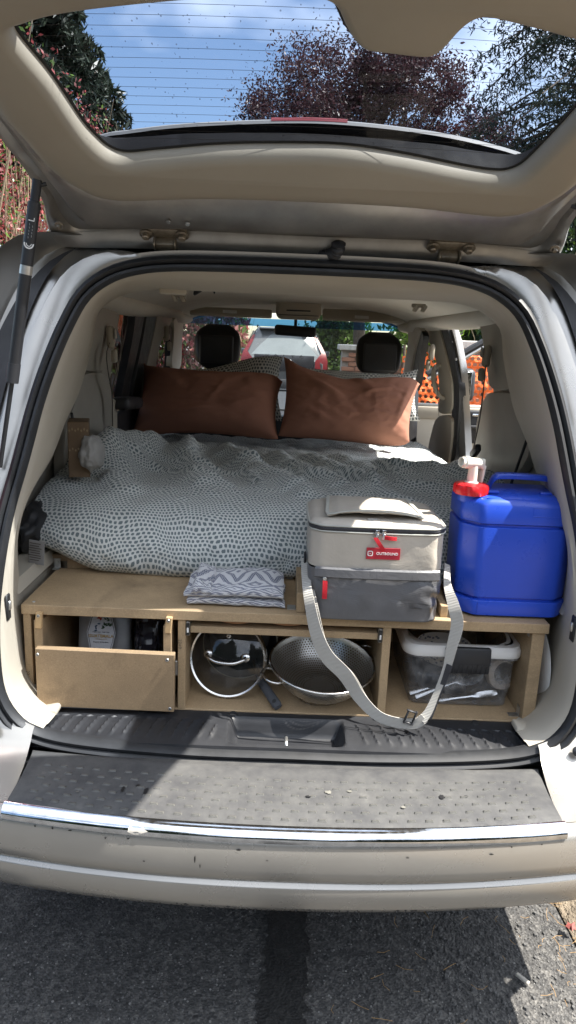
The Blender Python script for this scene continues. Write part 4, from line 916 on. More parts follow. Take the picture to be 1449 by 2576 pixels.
DP = crom([(2.10, 1.03), (1.8, 1.038), (1.4, 1.035), (1.0, 1.045), (.72, 1.062), (.56, 1.066), (.450, 1.038), (.395, .990), (.380, .945), (.390, .905), (.425, .890)], 400)
DL = np.concatenate([[0], np.cumsum(np.linalg.norm(np.diff(DP, axis=0), axis=1))])
def ridge(t): t = t % 1.0; return max(0., 1 - abs(t - .5) * 2) ** 1.5
FOLDS = [  # x0,y0,x1,y1,width,height
    (-.42, 1.62, -.40, 1.10, .035, .055), (-.40, 1.10, -.22, .62, .045, .030), (-.52, 1.50, -.60, .80, .05, .07), (-.30, 1.66, -.12, .95, .03, .035), (-.10, 1.55, .12, .75, .032, .034), (.02, 1.60, .30, .85, .028, .028),
    (.14, 1.55, .46, .80, .03, .030), (.25, 1.45, .62, .85, .035, .035), (-.66, 1.30, -.66, .62, .05, .05), (.62, 1.25, .70, .75, .06, .055), (.44, 1.25, .60, 1.0, .03, .028), (-.20, 1.30, .02, .62, .035, .022), (-.62, .95, -.45, .58, .035, .03),
    (.30, 1.05, .20, .62, .04, .018), (-.05, .95, .04, .56, .03, .014), (.10, 1.2, .34, .60, .025, .02)]
def duvet_fn(u, v):
    x = lerp(-.715, .70, u); s = v * DL[-1]; Y = float(np.interp(s, DL, DP[:, 0])); z = float(np.interp(s, DL, DP[:, 1]))
    wx_, wy_ = x + .05 * fbm(x * 2.2, Y * 2.2, 1), Y + .05 * fbm(x * 2.2, Y * 2.2, 5)
    f = 0
    for (x0, y0, x1, y1, w, h) in FOLDS:
        dx, dy = x1 - x0, y1 - y0; L2 = dx * dx + dy * dy; t = ((wx_ - x0) * dx + (wy_ - y0) * dy) / L2; tc_ = min(1, max(0, t))
        d = math.hypot(wx_ - x0 - dx * tc_, wy_ - y0 - dy * tc_); env = sstep(0, .25, tc_) * (1 - sstep(.7, 1.0, tc_)) if 0 < tc_ < 1 else 0
        w = w * 1.35; f += (1.4 if x0 < -.05 else 1.1) * h * (.35 + .65 * env) * math.exp(-(d / w) ** 2) * (1 if 0 < t < 1 else math.exp(-((t - tc_) * math.sqrt(L2) / w) ** 2))
    topk = sstep(.40, .62, Y)
    bump = .016 * fbm(x * 3, Y * 3, 3) + .006 * fbm(x * 9, Y * 9, 8)
    a_ = x * .86 + Y * .5; c_ = -x * .5 + Y * .86; wv = 1 - abs(noise.noise(Vector((a_ * 6.5 + 1.2 * fbm(x * 2, Y * 2, 4, 2), c_ * 1.5, 2.3)))) * 2.2
    nz = (f + bump + .026 * max(0., wv) ** 3 * sstep(.58, .85, Y) * (1 - sstep(1.05, 1.4, Y))) * topk
    # front face: soft vertical lumps
    fr = (1 - topk); Y -= fr * (.012 * fbm(x * 4, z * 5, 6) + .006 * fbm(x * 11, z * 9, 2) + .012) * sstep(.89, .93, z)
    k = sstep(.50, .70, abs(x)); k2 = sstep(.60, .71, abs(x))
    zz = z + nz
    if z < 1.06: zz = lerp(zz, max(zz, .945 + .10 * (z - .89) / .17), k * (1 if x < 0 else .6))
    Y += (.03 * k + .01 * k2) * (1 - topk)
    zz -= .05 * k2 * topk * (1 if x > 0 else .2)
    zz += .012 * math.sin(x * 9 + 1) * (1 - sstep(.90, .96, z)) * .5
    return (x - .02 * k2 * (x > 0) * (1 - topk), Y, zz)
d_ = grid_obj('duvet', duvet_fn, 240, 300, MT['duvet'], lambda u, v: (u * 1.415, v * float(DL[-1])))
COL.objects.link(d_); md = d_.modifiers.new('s', 'SOLIDIFY'); md.thickness = .010; md.offset = -1
tag(d_, 'rumpled white duvet with small slate-blue diamonds spread over the bed', 'duvet')
def edge_curve(pts, Y): return crom([PY(u, v, Y) for u, v in pts], 40)
def pillow(name, top, bot, Yt, Yb, th, mat, label, seed, wr=.010, folds=()):
    T, B = edge_curve(top, Yt), edge_curve(bot, Yb); n = 64; m = 48
    def P0(s, t):
        s, t = .5 + (s - .5) * (1 - .075 * (1 - (2 * t - 1) ** 2) * abs(2 * s - 1) ** 2), .5 + (t - .5) * (1 - .09 * (1 - (2 * s - 1) ** 2) * abs(2 * t - 1) ** 2)
        a = np.array([np.interp(s, np.linspace(0, 1, 40), T[:, k]) for k in range(3)]); b = np.array([np.interp(s, np.linspace(0, 1, 40), B[:, k]) for k in range(3)]); return lerp(b, a, t)
    nrm = np.cross(P0(1, .5) - P0(0, .5), P0(.5, 1) - P0(.5, 0)); nrm /= np.linalg.norm(nrm)
    if nrm[1] > 0: nrm = -nrm
    W = np.linalg.norm(P0(1, .5) - P0(0, .5)); H = np.linalg.norm(P0(.5, 1) - P0(.5, 0)); v = []; f = []; uv = []
    for side in (0, 1):
        for j in range(m + 1):
            for i in range(n + 1):
                s, t = i / n, j / m; p = P0(s, t); e = (1 - abs(2 * s - 1) ** 3.2) * (1 - abs(2 * t - 1) ** 3.0); tk = th * e ** .5
                tk += wr * e ** .5 * (fbm(s * 5 + seed, t * 5, seed) + .45 * fbm(s * 13, t * 13 + seed, 2)) * (1 if side == 0 else .3)
                for (sa, ta, sb_, tb_, w, h) in folds:
                    if side: break
                    dx, dy = sb_ - sa, tb_ - ta; q = min(1, max(0, ((s - sa) * dx + (t - ta) * dy) / (dx * dx + dy * dy))); d = math.hypot((s - sa - dx * q) * W, (t - ta - dy * q) * H); tk += h * math.exp(-(d / w) ** 2) * math.sin(q * 3.14)
                p = p + nrm * (tk if side == 0 else -tk * .8); v.append(p); uv.append((s * W, t * H))
        o = side * (n + 1) * (m + 1)
        for j in range(m):
            for i in range(n):
                q = (o + j * (n + 1) + i, o + j * (n + 1) + i + 1, o + (j + 1) * (n + 1) + i + 1, o + (j + 1) * (n + 1) + i); f.append(q if side == 0 else q[::-1])
    b = MB(); b.add(v, f); ob = part(name, b, mat, None, 180, uv); return tag(ob, label, 'pillow')
pillow('pillow', [(362, 911), (375, 920), (450, 930), (560, 938), (650, 940), (690, 946), (711, 960)], [(327, 1102), (345, 1098), (420, 1092), (520, 1092), (620, 1100), (690, 1106), (700, 1104)], 1.86, 1.70, .110, MT['brown'], 'brown cotton pillow on the left of the bed', 3.1, .0065,
       [(.06, .95, .35, .55, .02, .012), (.5, .3, .62, .75, .012, .007), (.6, .25, .85, .5, .015, .008), (.25, .15, .55, .3, .012, .007)])
pillow('pillow', [(714, 898), (722, 900), (760, 925), (820, 945), (880, 958), (960, 952), (1030, 952), (1056, 966)], [(700, 1096), (720, 1100), (800, 1106), (880, 1114), (950, 1122), (1010, 1122), (1030, 1112)], 1.86, 1.70, .110, MT['brown'], 'brown cotton pillow on the right with its end in sunlight', 8.4, .008,
       [(.48, .98, .62, .75, .018, .02), (.15, .8, .5, .45, .016, .012), (.55, .6, .8, .75, .014, .010), (.85, .2, .95, .9, .012, .012), (.2, .3, .4, .15, .012, .008)])
pillow('pillow', [(355, 935), (420, 926), (520, 922), (580, 908), (640, 894), (690, 894), (712, 898)], [(345, 1060), (500, 1060), (712, 1060)], 2.02, 1.95, .055, MT['pillowprint'], 'white pillow with dark dots behind the left brown pillow', 12.2, .008)
pillow('pillow', [(717, 922), (760, 922), (850, 928), (930, 934), (1000, 938), (1053, 928)], [(717, 1060), (900, 1060), (1058, 1060)], 2.02, 1.95, .055, MT['pillowprint'], 'white pillow with dark dots behind the right brown pillow', 17.7, .008)

# ================================================================== towel
def towelmat():
    m, nt, N, L = newmat('towel_terry'); v = uvco(nt)
    vv = scaled(nt, v, (22, 22, 1)); se = N.new('ShaderNodeSeparateXYZ'); L.new(vv, se.inputs[0])
    fx = mth(nt, 'ABSOLUTE', mth(nt, 'SUBTRACT', mth(nt, 'FRACT', mth(nt, 'MULTIPLY', se.outputs['X'], .5)), .5)); fy = mth(nt, 'ABSOLUTE', mth(nt, 'SUBTRACT', mth(nt, 'FRACT', mth(nt, 'MULTIPLY', se.outputs['Y'], .6)), .5))
    di = mth(nt, 'ADD', mth(nt, 'MULTIPLY', fx, 1.0), mth(nt, 'MULTIPLY', fy, 1.1)); band = mth(nt, 'ABSOLUTE', mth(nt, 'SUBTRACT', mth(nt, 'FRACT', mth(nt, 'MULTIPLY', di, 3.4)), .5))
    k = mth(nt, 'GREATER_THAN', band, .28)
    ck = N.new('ShaderNodeTexChecker'); ck.inputs['Scale'].default_value = 420; L.new(v, ck.inputs['Vector'])
    k = mth(nt, 'MULTIPLY', k, mth(nt, 'ADD', mth(nt, 'MULTIPLY', ck.outputs['Fac'], .55), .45))
    c = mix(nt, k, (.74, .74, .76), (.06, .075, .16))
    bsdf(nt, c, .95, 0, mth(nt, 'ADD', tex_noise(nt, 520, 2, .6, v), ck.outputs['Fac']), .0022, .7, Sheen_Weight=.3); return m
MT['towel'] = towelmat()
tx0, tx1 = px_x(466, 1500, .20), px_x(716, 1500, .20)
tw = thing('towel', 'folded white towel with a navy geometric weave on the bench top', 'towel', ((tx0 + tx1) / 2, .25, .8865))
def layer(x0, x1, y0, y1, z0, h, seed, name, frontround=True):
    n, m = 60, 40; uv = []; b = MB(); rows = []
    for j in range(m):
        t = j / (m - 1); r = []
        for i in range(n):
            s = i / (n - 1); a = t * 2 * math.pi
            # closed section in Y,z swept along x
            yy = lerp(y0, y1, .5 + .5 * math.copysign(abs(math.cos(a)) ** .45, -math.cos(a))); zz = z0 + h * (.5 + .5 * math.copysign(abs(math.sin(a)) ** .6, math.sin(a)))
            e = 1 - abs(2 * s - 1) ** 8; zz = z0 + (zz - z0) * (.55 + .45 * e) + (.004 * fbm(s * 6 + seed, yy * 30, seed) + .005 * math.sin(s * 5 + seed)) * (zz - z0) / h
            x = lerp(x0, x1, s) + .004 * fbm(zz * 40, yy * 20, seed)
            r.append((x, yy + .004 * fbm(s * 5, zz * 20, seed + 3), zz)); uv.append((lerp(x0, x1, s), t * 2 * ((y1 - y0) + h)))
        rows.append(r)
    b.loft(rows, False); return part(name, b, MT['towel'], tw, 180, uv)
layer(tx0 + .006, tx1, .175, .335, .8865, .026, 1., 'fold'); layer(tx0, tx1 - .004, .168, .345, .910, .026, 4., 'fold'); layer(tx0 + .020, tx0 + .066, .162, .338, .918, .028, 7., 'turned_edge')

# ================================================================== cooler bag
def nylonmat(name, c, rough):
    m, nt, N, L = newmat(name); v = objco(nt)
    col = ramp(nt, tex_noise(nt, 6, 5, .6, v), [(.3, tuple(x * .9 for x in c)), (.7, tuple(x * 1.08 for x in c))])
    h = mth(nt, 'ADD', mth(nt, 'MULTIPLY', tex_noise(nt, 900, 2, .5, v), .05), tex_noise(nt, 13, 5, .6, v, 1.0))
    bsdf(nt, col, rough, 0, h, .010, .22); return m
MT['bagbeige'] = nylonmat('beige_nylon', (.50, .455, .39), .42); MT['baggrey'] = nylonmat('grey_coated_nylon', (.12, .122, .13), .34)
MT['zip'] = M('zip_tape', (.025, .025, .03), .45, 0, .2, 200, grain=.6, gs=1500, gd=.001); MT['piping'] = M('grey_piping', (.42, .42, .38), .6); MT['webbing'] = None
def webmat():
    m, nt, N, L = newmat('grey_webbing'); v = objco(nt); w = N.new('ShaderNodeTexWave'); w.bands_direction = 'Z'; w.inputs['Scale'].default_value = 95; w.inputs['Distortion'].default_value = .6; L.new(v, w.inputs['Vector'])
    c = mix(nt, mth(nt, 'MULTIPLY', w.outputs['Fac'], .55), (.48, .465, .43), (.30, .29, .265)); c = mix(nt, mth(nt, 'MULTIPLY', tex_noise(nt, 30, 5, .65, v), .35), c, (.36, .34, .30)); bsdf(nt, c, .85, 0, w.outputs['Fac'], .001, .6); return m
MT['webbing'] = webmat()
cyf = .118; cx0, cx1 = px_x(783, 1340, cyf), px_x(1121, 1345, cyf); ccx = (cx0 + cx1) / 2; cw = cx1 - cx0; cd = .250; ccy = cyf + cd / 2
bag = thing('cooler_bag', 'beige and grey soft cooler bag with a shoulder strap, on the bench edge', 'cooler bag', (ccx, ccy, .8865))
def rrect(w, d, r, z, n=11, cx=ccx, cy=ccy, k=None):
    out = []
    for qx, qy, a0 in ((1, 1, 0), (-1, 1, 90), (-1, -1, 180), (1, -1, 270)):
        for i in range(n):
            a = R_(a0 + 90 * i / (n - 1)); out.append([cx + qx * (w / 2 - r) + r * math.cos(a), cy + qy * (d / 2 - r) + r * math.sin(a), z])
    # subdivide straight sides
    P = np.array(out); res = []
    for i in range(len(P)):
        a, b_ = P[i], P[(i + 1) % len(P)]; m = max(1, int(np.linalg.norm(b_ - a) / .012))
        for q in range(m): res.append(lerp(a, b_, q / m))
    return np.array(res)
NB = len(rrect(cw, cd, .035, 0))
def bagring(z, puff, seed, crumple):
    P = rrect(cw, cd, .035, z)
    for p in P:
        ax, ay = (p[0] - ccx) / (cw / 2), (p[1] - ccy) / (cd / 2); f = 1 - min(1, abs(ax)) ** 4 if abs(ay) > .95 else 0; g_2 = 1 - min(1, abs(ay)) ** 4 if abs(ax) > .95 else 0
        n = crumple * (fbm(p[0] * 11, z * 9, seed, 2) + .5 * fbm(p[0] * 24 + z * 14, z * 16, seed + 2, 2))
        right = sstep(.2, 1., ax); n *= .45 + 1.3 * right
        p[1] += math.copysign(puff * f, ay) * 1.0 + math.copysign(1, ay) * n * (abs(ay) > .8); p[0] += math.copysign(puff * .5 * g_2, ax) + math.copysign(1, ax) * n * .6 * (abs(ax) > .8)
    return P
zb0 = .8868; zmid = float(PY(950, 1432, cyf)[2]); ztop = float(PY(950, 1338, cyf)[2])
rings = [rrect(cw - .016, cd - .016, .032, zb0 + .001)] + [bagring(lerp(zb0 + .004, zmid, t), .010 * math.sin(t * 2.2 + .4), 2., .009 * math.sin(t * 3.0 + .15)) for t in np.linspace(0, 1, 30)]
b = MB(); b.loft(rings, True, True); lowb = part('lower_body', b, MT['baggrey'], bag, 180)
rings = [bagring(lerp(zmid, ztop, t), .006 + .001 * t, 6., .0016) for t in np.linspace(0, 1, 12)]
b = MB(); b.loft(rings, True); upb = part('upper_body', b, MT['bagbeige'], bag, 180)
def scale_ring(P, k, dz): c_ = np.array([ccx, ccy, 0]); return [np.array([ccx + (p[0] - ccx) * k, ccy + (p[1] - ccy) * k, p[2] + dz]) for p in P]
base = rings[-1]
b = MB(); b.loft([scale_ring(base, 1.0, -.001), scale_ring(base, 1.018, .001), scale_ring(base, 1.02, .007), scale_ring(base, 1.0, .010)], True); part('zip_track', b, MT['zip'], bag, 60)
for k, dz in ((1.014, .0115), (1.012, -.0015)):
    P = scale_ring(base, k, dz); part('piping', MB().tube(list(P) + [P[0]], .0022, 6), MT['piping'], bag)
b = MB(); lid = [scale_ring(base, 1.008, .010)]
for k, dz in ((.96, .018), (.88, .0215), (.7, .0225), (.45, .024), (.2, .025)): lid.append([p + np.array([0, 0, .0025 * fbm(p[0] * 20, p[1] * 20, 4)]) for p in scale_ring(base, k, dz)])
b.loft(lid, True, False, True); part('lid', b, MT['bagbeige'], bag, 180)
zl = ztop + .026
# pocket flap on the lid, slightly lifted at its front edge
fx0, fx1, fy0, fy1 = px_x(822, 1300, .16), px_x(1062, 1310, .16), .142, .345
def flap(u, v): x = lerp(fx0, fx1, u) + (.012 * (v) * (1 - 2 * u)); y = lerp(fy0, fy1, v); ed = min(u, 1 - u, v + .25, 1 - v) * 8; return (x, y, zl - .0005 + .007 * min(1, max(.15, ed)) + .004 * (1 - v) * math.sin(u * 3.14) + .0016 * fbm(u * 5, v * 4, 9))
fo = grid_obj('lid_pocket', flap, 40, 30, MT['bagbeige'], lambda u, v: (u, v)); put(fo, bag); m_ = fo.modifiers.new('s', 'SOLIDIFY'); m_.thickness = .004; m_.offset = 1
P = [flap(u, v) for u, v in [(0, 1), (0, .5), (0, .08), (.06, .0), (.3, 0), (.7, 0), (.94, 0), (1, .08), (1, .5), (1, 1)]]
pp = crom(P, 60); part('pocket_binding', MB().ribbon([p + np.array([0, 0, .005]) for p in pp], [(.004, .004, .0)] * 60, .003), MT['piping'], bag)
xx = px_x(940, 1320, cyf); part('lid_loop', MB().box((xx, .132, ztop + .020), (.024, .030, .004), Matrix.Rotation(R_(10), 3, 'X'), .001), MT['webbing'], bag)
# zip pulls
for (u, du, dv) in ((949, 22, 34), (966, 32, 4)):
    p = PY(u, 1339, cyf - .012); b = MB(); b.box(p, (.010, .007, .011), None, .002, 2); b.box(p + np.array([0, -.004, -.010]), (.006, .0025, .014), Matrix.Rotation(R_(10), 3, 'Y'), .001); zz = part('zip_slider', b, MT['chrome'], bag)
    a = PY(u - 5 if du < 30 else u, 1352, cyf - .016); c_ = PY(u - 5 + du if du < 30 else u + du, 1352 + dv, cyf - .014); part('zip_pull', MB().ribbon([lerp(a, c_, t) + np.array([0, -.003 * math.sin(t * 3), 0]) for t in np.linspace(0, 1, 6)], [((0, 0, .0042) if dv < 20 else (.004, 0, .002))] * 6, .002), MT['redweb'], zz)
p = PY(817, 1456, cyf - .010); b = MB(); b.box(p, (.009, .005, .009), None, .0015); zz = part('zip_slider', b, MT['zinc'], bag); a, c_ = PY(818, 1461, cyf - .012), PY(816, 1506, cyf - .012); part('zip_pull', MB().ribbon([a, lerp(a, c_, .5) + np.array([0, -.002, 0]), c_], [(.0055, 0, 0)] * 3, .0025), MT['redweb'], zz)
# pocket welt across the front
zw = float(PY(950, 1443, cyf)[2]); b = MB(); rows = []
for x in np.linspace(cx0 + .012, cx1 - .006, 30): 
    yb = cyf - .0105 * (1 - abs((x - ccx) / (cw / 2)) ** 4) - .004; rows.append([(x, yb + .003, zw + .014), (x, yb - .001, zw + .010), (x, yb - .002, zw - .008), (x, yb + .003, zw - .012)])
b.loft(rows, False); part('pocket_welt', b, MT['baggrey'], bag)
# printed label
lp = PY(964, 1393, cyf - .009); lh_ = .0155 * 1.0; b = MB(); b.box(lp, (.076, .002, .0268), None, .0003); lb = part('brand_label', b, MT['labelred'], bag, 0, label='dark red printed label on the bag front')
text('lettering', 'OUTBOUND', .0080, lp + np.array([.0088, -.0013, 0]), (1, 0, 0), (0, -1, 0), MT['whitelabel'], lb, .0003, 1.05, 'CENTER', .00018, 1.04)
ec = lp + np.array([-.0295, -.0013, 0]); b = MB()
def sq(k, r_): return [ec + np.array([k * math.copysign(abs(math.cos(a)) ** r_, math.cos(a)), -.0002, k * math.copysign(abs(math.sin(a)) ** r_, math.sin(a))]) for a in np.linspace(0, 6.283, 25)[:-1]]
o1, o2 = sq(.0062, .45), sq(.0042, .6); b.add(o1 + o2, [(i, (i + 1) % 24, 24 + (i + 1) % 24, 24 + i) for i in range(24)])
b.add([ec + np.array([x, -.0003, z]) for x, z in ((-.0026, -.001), (0, .0014), (.0026, -.001), (.0014, -.001), (0, .0002), (-.0014, -.001))], [(0, 1, 4, 5), (1, 2, 3, 4)]); part('emblem', b, MT['whitelabel'], lb, 0)
# shoulder strap
def strap(pts, name, mat, w0):
    Q = crom([np.append(PY(u, v, Y), w) for u, v, Y, w in pts], 70); P = Q[:, :3]; wd = []
    for i in range(70):
        d = P[min(i + 1, 69)] - P[max(i - 1, 0)]; d /= np.linalg.norm(d); view = CAM - P[i]; s = np.cross(d, np.array([0, -1, .35])); s /= np.linalg.norm(s); tw_ = np.array([0, .35, 0]); s = s + tw_; s /= np.linalg.norm(s); wd.append(s * Q[i, 3] / 2)
    return part(name, MB().ribbon(P, wd, .0022), MT[mat], bag, 40)
strap([(768, 1405, .20, .022), (770, 1450, .15, .022), (776, 1500, .10, .023), (795, 1590, .088, .030), (822, 1650, .085, .034), (868, 1698, .085, .034), (905, 1755, .085, .030), (950, 1800, .075, .026), (1000, 1818, .068, .026), (1045, 1820, .066, .027), (1068, 1806, .066, .026)], 'shoulder_strap', 'webbing', .026)
strap([(770, 1408, .215, .020), (788, 1520, .106, .020), (818, 1640, .098, .024), (878, 1700, .097, .024), (916, 1764, .092, .024), (958, 1808, .080, .022), (1010, 1824, .072, .022)], 'shoulder_strap', 'webbing', .02)
strap([(1125, 1420, .22, .014), (1126, 1470, .13, .018), (1140, 1520, .098, .026), (1150, 1570, .088, .028), (1136, 1630, .084, .024), (1124, 1680, .082, .018), (1100, 1740, .078, .014), (1078, 1790, .070, .018), (1060, 1812, .067, .022)], 'shoulder_strap', 'webbing', .026)
strap([(1131, 1672, .080, .014), (1116, 1716, .078, .012), (1098, 1760, .075, .012), (1078, 1806, .068, .016)], 'strap_pad', 'zip', .02)
p = PY(1032, 1804, .064); b = MB(); R2 = Matrix.Rotation(R_(18), 3, 'Y')
for dx in (-.010, .010): b.box(p + np.array([dx, 0, 0]), (.004, .007, .032), R2, .0015)
for dz in (-.015, .015): b.box(p + np.array([.004 * (dz > 0) - .002, 0, dz]), (.024, .007, .004), R2, .0015)
part('slider_buckle', b, MT['blackpl'], bag, 40)
p = PY(767, 1408, .20); b = MB(); b.box(p, (.006, .03, .036), None, .003); part('strap_clip', b, MT['blackpl'], bag)
# ================================================================== blue water container
MT['blue'] = M('blue_plastic', (.020, .075, .54), .30, 0, .06, 8, grain=.06, gs=300, Subsurface_Weight=0.)
MT['nylonwhite'] = M('natural_white_plastic', (.74, .70, .62), .38, 0, .03)
can = thing('water_container', 'blue plastic water container with a red cap and white tap, right of the bag', 'water container', (.495, .27, .8865))
jx0, jx1 = px_x(1150, 1500, .18), px_x(1400, 1500, .18); jcx = (jx0 + jx1) / 2 + .015; jw = .272; jd = .20; jcy = .172 + jd / 2
def octr(w, d, ch, z, dx=0, n=5):
    pts = [(-w / 2 + ch, -d / 2), (w / 2 - ch * .8, -d / 2), (w / 2, -d / 2 + ch * .8), (w / 2, d / 2 - ch), (w / 2 - ch, d / 2), (-w / 2 + ch, d / 2), (-w / 2, d / 2 - ch), (-w / 2, -d / 2 + ch)]
    out = []
    for i in range(8):
        p, a, c = np.array(pts[i]), np.array(pts[i - 1]), np.array(pts[(i + 1) % 8]); r = .011
        da, dc = (a - p) / np.linalg.norm(a - p), (c - p) / np.linalg.norm(c - p)
        for t in np.linspace(0, 1, n): q = (1 - t) ** 2 * (p + da * r) + 2 * t * (1 - t) * p + t * t * (p + dc * r); out.append((jcx + dx + q[0], jcy + q[1], z))
    return out
zs = .8868; ztopc = float(PY(1330, 1250, .19)[2])
def H(t): return lerp(zs, ztopc, t)
pr = [(0, -.030), (.004, -.010), (.02, -.002), (.135, 0), (.142, -.001), (.148, -.010), (.160, -.010), (.170, -.004), (.20, -.003), (.74, .0), (.752, -.001), (.760, -.007), (.772, -.007), (.785, 0), (.93, 0), (.965, -.006), (.99, -.022), (1.0, -.045)]
b = MB(); b.loft([octr(jw + 2 * o, jd + 2 * o, .042, H(t)) for t, o in pr], True, True, True); part('tank', b, MT['blue'], can, 40)
# embossed frame and mould seam
fa, fb, fz0, fz1 = jcx + .022, jcx + .098, H(.855), H(.925); yf_ = jcy - jd / 2 - .0002
part('embossed_frame', MB().tube([(fa, yf_, fz0), (fb, yf_, fz0), (fb, yf_, fz1), (fa, yf_, fz1), (fa, yf_, fz0)], .0008, 5), MT['blue'], can)
part('mould_seam', MB().tube([(jcx - .085, yf_ - .0006, H(.02)), (jcx - .085, yf_, H(.13))], .0007, 5), MT['blue'], can)
cp_ = PZ(1192, 1240, ztopc + .012); capx, capy = float(cp_[0]) + .014, max(jcy - .04, min(jcy + .05, float(cp_[1])))
# shoulder that rises to the right of the cap
b = MB(); rows = []
for i, x in enumerate(np.linspace(capx + .028, jcx + jw / 2 - .018, 16)):
    h = .008 * sstep(0, .25, i / 15) * (1 - .35 * sstep(.85, 1, i / 15)); rows.append([(x, jcy + sy * (jd / 2 - ins), ztopc - .006 + h * kz) for sy, ins, kz in ((-1, .014, -.2), (-1, .020, .65), (-1, .034, 1), (1, .034, 1), (1, .020, .65), (1, .014, -.2))])
b.loft(rows, False); b.add(rows[0], [tuple(range(6))]); b.add(rows[-1], [tuple(range(6))[::-1]]); part('shoulder', b, MT['blue'], can, 60)
hp = [(capx + .050, jcy, ztopc - .004), (capx + .062, jcy, ztopc + .026), (capx + .085, jcy, ztopc + .033), (jcx + .060, jcy, ztopc + .032), (jcx + .084, jcy, ztopc + .026), (jcx + .100, jcy, ztopc - .004)]
P = crom(hp, 30); b = MB(); b.loft([[(p[0] + dx * .0, p[1] + yy, p[2] + zz_) for yy, zz_, dx in ((-.013, -.006, 0), (.013, -.006, 0), (.015, .0, 0), (.011, .007, 0), (-.011, .007, 0), (-.015, .0, 0))] for p in P], True, True, True); part('carry_handle', b, MT['blue'], can, 50)
for dx in (.04, -.085): part('moulded_lug', MB().box((jcx + .02 + dx, jcy - .055, ztopc + .004), (.028, .016, .008), None, .003, 2), MT['blue'], can)
ztc2 = ztopc; ztopc = ztopc - .010
b = MB(); b.lathe([(.030, -.012), (.030, .006), (.034, .006)], (capx, capy, ztopc), (0, 0, 1), 28); part('neck', b, MT['blue'], can)
b = MB(); rows = []
for r, h, k in ((.030, .004, .2), (.041, .005, .5), (.043, .010, 1), (.0425, .022, 1), (.040, .028, .7), (.030, .031, .1), (.014, .031, 0)):
    rows.append([(capx + (r - .006 * k * (.5 + .5 * math.cos(a * 6)) ** 3) * math.cos(a), capy + (r - .006 * k * (.5 + .5 * math.cos(a * 6)) ** 3) * math.sin(a), ztopc + h) for a in np.linspace(0, 6.2832, 73)[:-1]])
b.loft(rows, True); part('screw_cap', b, MT['red'], can, 50)
zc_ = ztopc + .030; tp_ = thing_tap = part('tap', MB().lathe([(.017, 0), (.017, .003), (.0125, .005), (.0115, .030), (.0115, .042)], (capx, capy, zc_), (0, 0, 1), 22), MT['nylonwhite'], can, 50)
ax = Vector((-.80, -.42, .10)).normalized(); c0 = Vector((capx, capy, zc_ + .048)); b = MB(); b.lathe([(0, -.022), (.0125, -.022), (.0125, .016), (.0145, .017), (.0145, .030), (.0115, .031), (.0115, .039), (.009, .039), (.009, .030), (0, .030)], c0, ax, 24); part('tap_barrel', b, MT['nylonwhite'], tp_, 50)
e = c0 - ax * .024; b = MB(); b.box(e, (.012, .022, .026), rot_to((0, 0, 1), ax), .005, 3); b.box(e + Vector((.004, .004, -.026)), (.007, .018, .045), rot_to((.12, .0, 1), ax), .003, 2); part('tap_lever', b, MT['nylonwhite'], tp_, 50)
p = PY(1398, 1234, jcy + .03); b = MB(); b.lathe([(.008, 0), (.008, .012), (.004, .014), (.004, .02), (.007, .021), (.007, .026), (0, .027)], (jcx + .105, jcy + .02, ztopc - .002), (.15, 0, 1), 12); part('vent_cap', b, MT['red'], can, 50)

# ================================================================== pans
def holemat():
    m, nt, N, L = newmat('perforated_steel'); v = uvco(nt); se = N.new('ShaderNodeSeparateXYZ'); L.new(v, se.inputs[0])
    row = mth(nt, 'FLOOR', se.outputs['Y']); X = mth(nt, 'ADD', se.outputs['X'], mth(nt, 'MULTIPLY', mth(nt, 'MODULO', row, 2.0), .5))
    fx = mth(nt, 'SUBTRACT', mth(nt, 'FRACT', X), .5); fy = mth(nt, 'SUBTRACT', mth(nt, 'FRACT', se.outputs['Y']), .5)
    r = mth(nt, 'SQRT', mth(nt, 'ADD', mth(nt, 'MULTIPLY', fx, fx), mth(nt, 'MULTIPLY', fy, fy))); inside = mth(nt, 'LESS_THAN', r, .27)
    lim = mth(nt, 'MULTIPLY', mth(nt, 'GREATER_THAN', se.outputs['Y'], 6.0), mth(nt, 'LESS_THAN', se.outputs['Y'], 25.0)); k = mth(nt, 'MULTIPLY', inside, lim)
    b = bsdf(nt, (.72, .70, .66), .34, 1.0, None); t = N.new('ShaderNodeBsdfTransparent'); mx = N.new('ShaderNodeMixShader'); o = [n for n in N if n.type == 'OUTPUT_MATERIAL'][0]
    L.new(k, mx.inputs[0]); L.new(b.outputs[0], mx.inputs[1]); L.new(t.outputs[0], mx.inputs[2]); L.new(mx.outputs[0], o.inputs['Surface']); return m
MT['perf'] = holemat()
clc = np.array([px_x(806, 1690, .235), .248, .631]); CR = .133; CDp = .080
col_ = thing('colander', 'perforated steel colander with wire handles in the middle compartment', 'colander', clc)
tilt = Matrix.Rotation(R_(9), 3, 'X') @ Matrix.Rotation(R_(2.5), 3, 'Y')
def cl(p): q = tilt @ Vector(p); return (clc[0] + q.x, clc[1] + q.y, clc[2] + .017 + q.z)
pc = crom([(.0, 0), (.045, 0), (.068, .004), (.095, .022), (.116, .048), (.128, .068), (.132, CDp)], 28); n = 96; v = []; uv = []; f = []
for j, (r, h) in enumerate(pc):
    for i in range(n + 1): a = 2 * math.pi * i / n; v.append(cl((r * math.cos(a), r * math.sin(a), h))); uv.append((i / n * 96, j))
for j in range(27):
    for i in range(n): f.append((j * (n + 1) + i, j * (n + 1) + i + 1, (j + 1) * (n + 1) + i + 1, (j + 1) * (n + 1) + i))
b = MB(); b.add(v, f); part('bowl', b, MT['perf'], col_, 180, uv)
b = MB(); b.tube([cl((CR * math.cos(a), CR * math.sin(a), CDp)) for a in np.linspace(0, 2 * math.pi, 73)], .0035, 8, False); part('rim', b, MT['steel'], col_, 60)
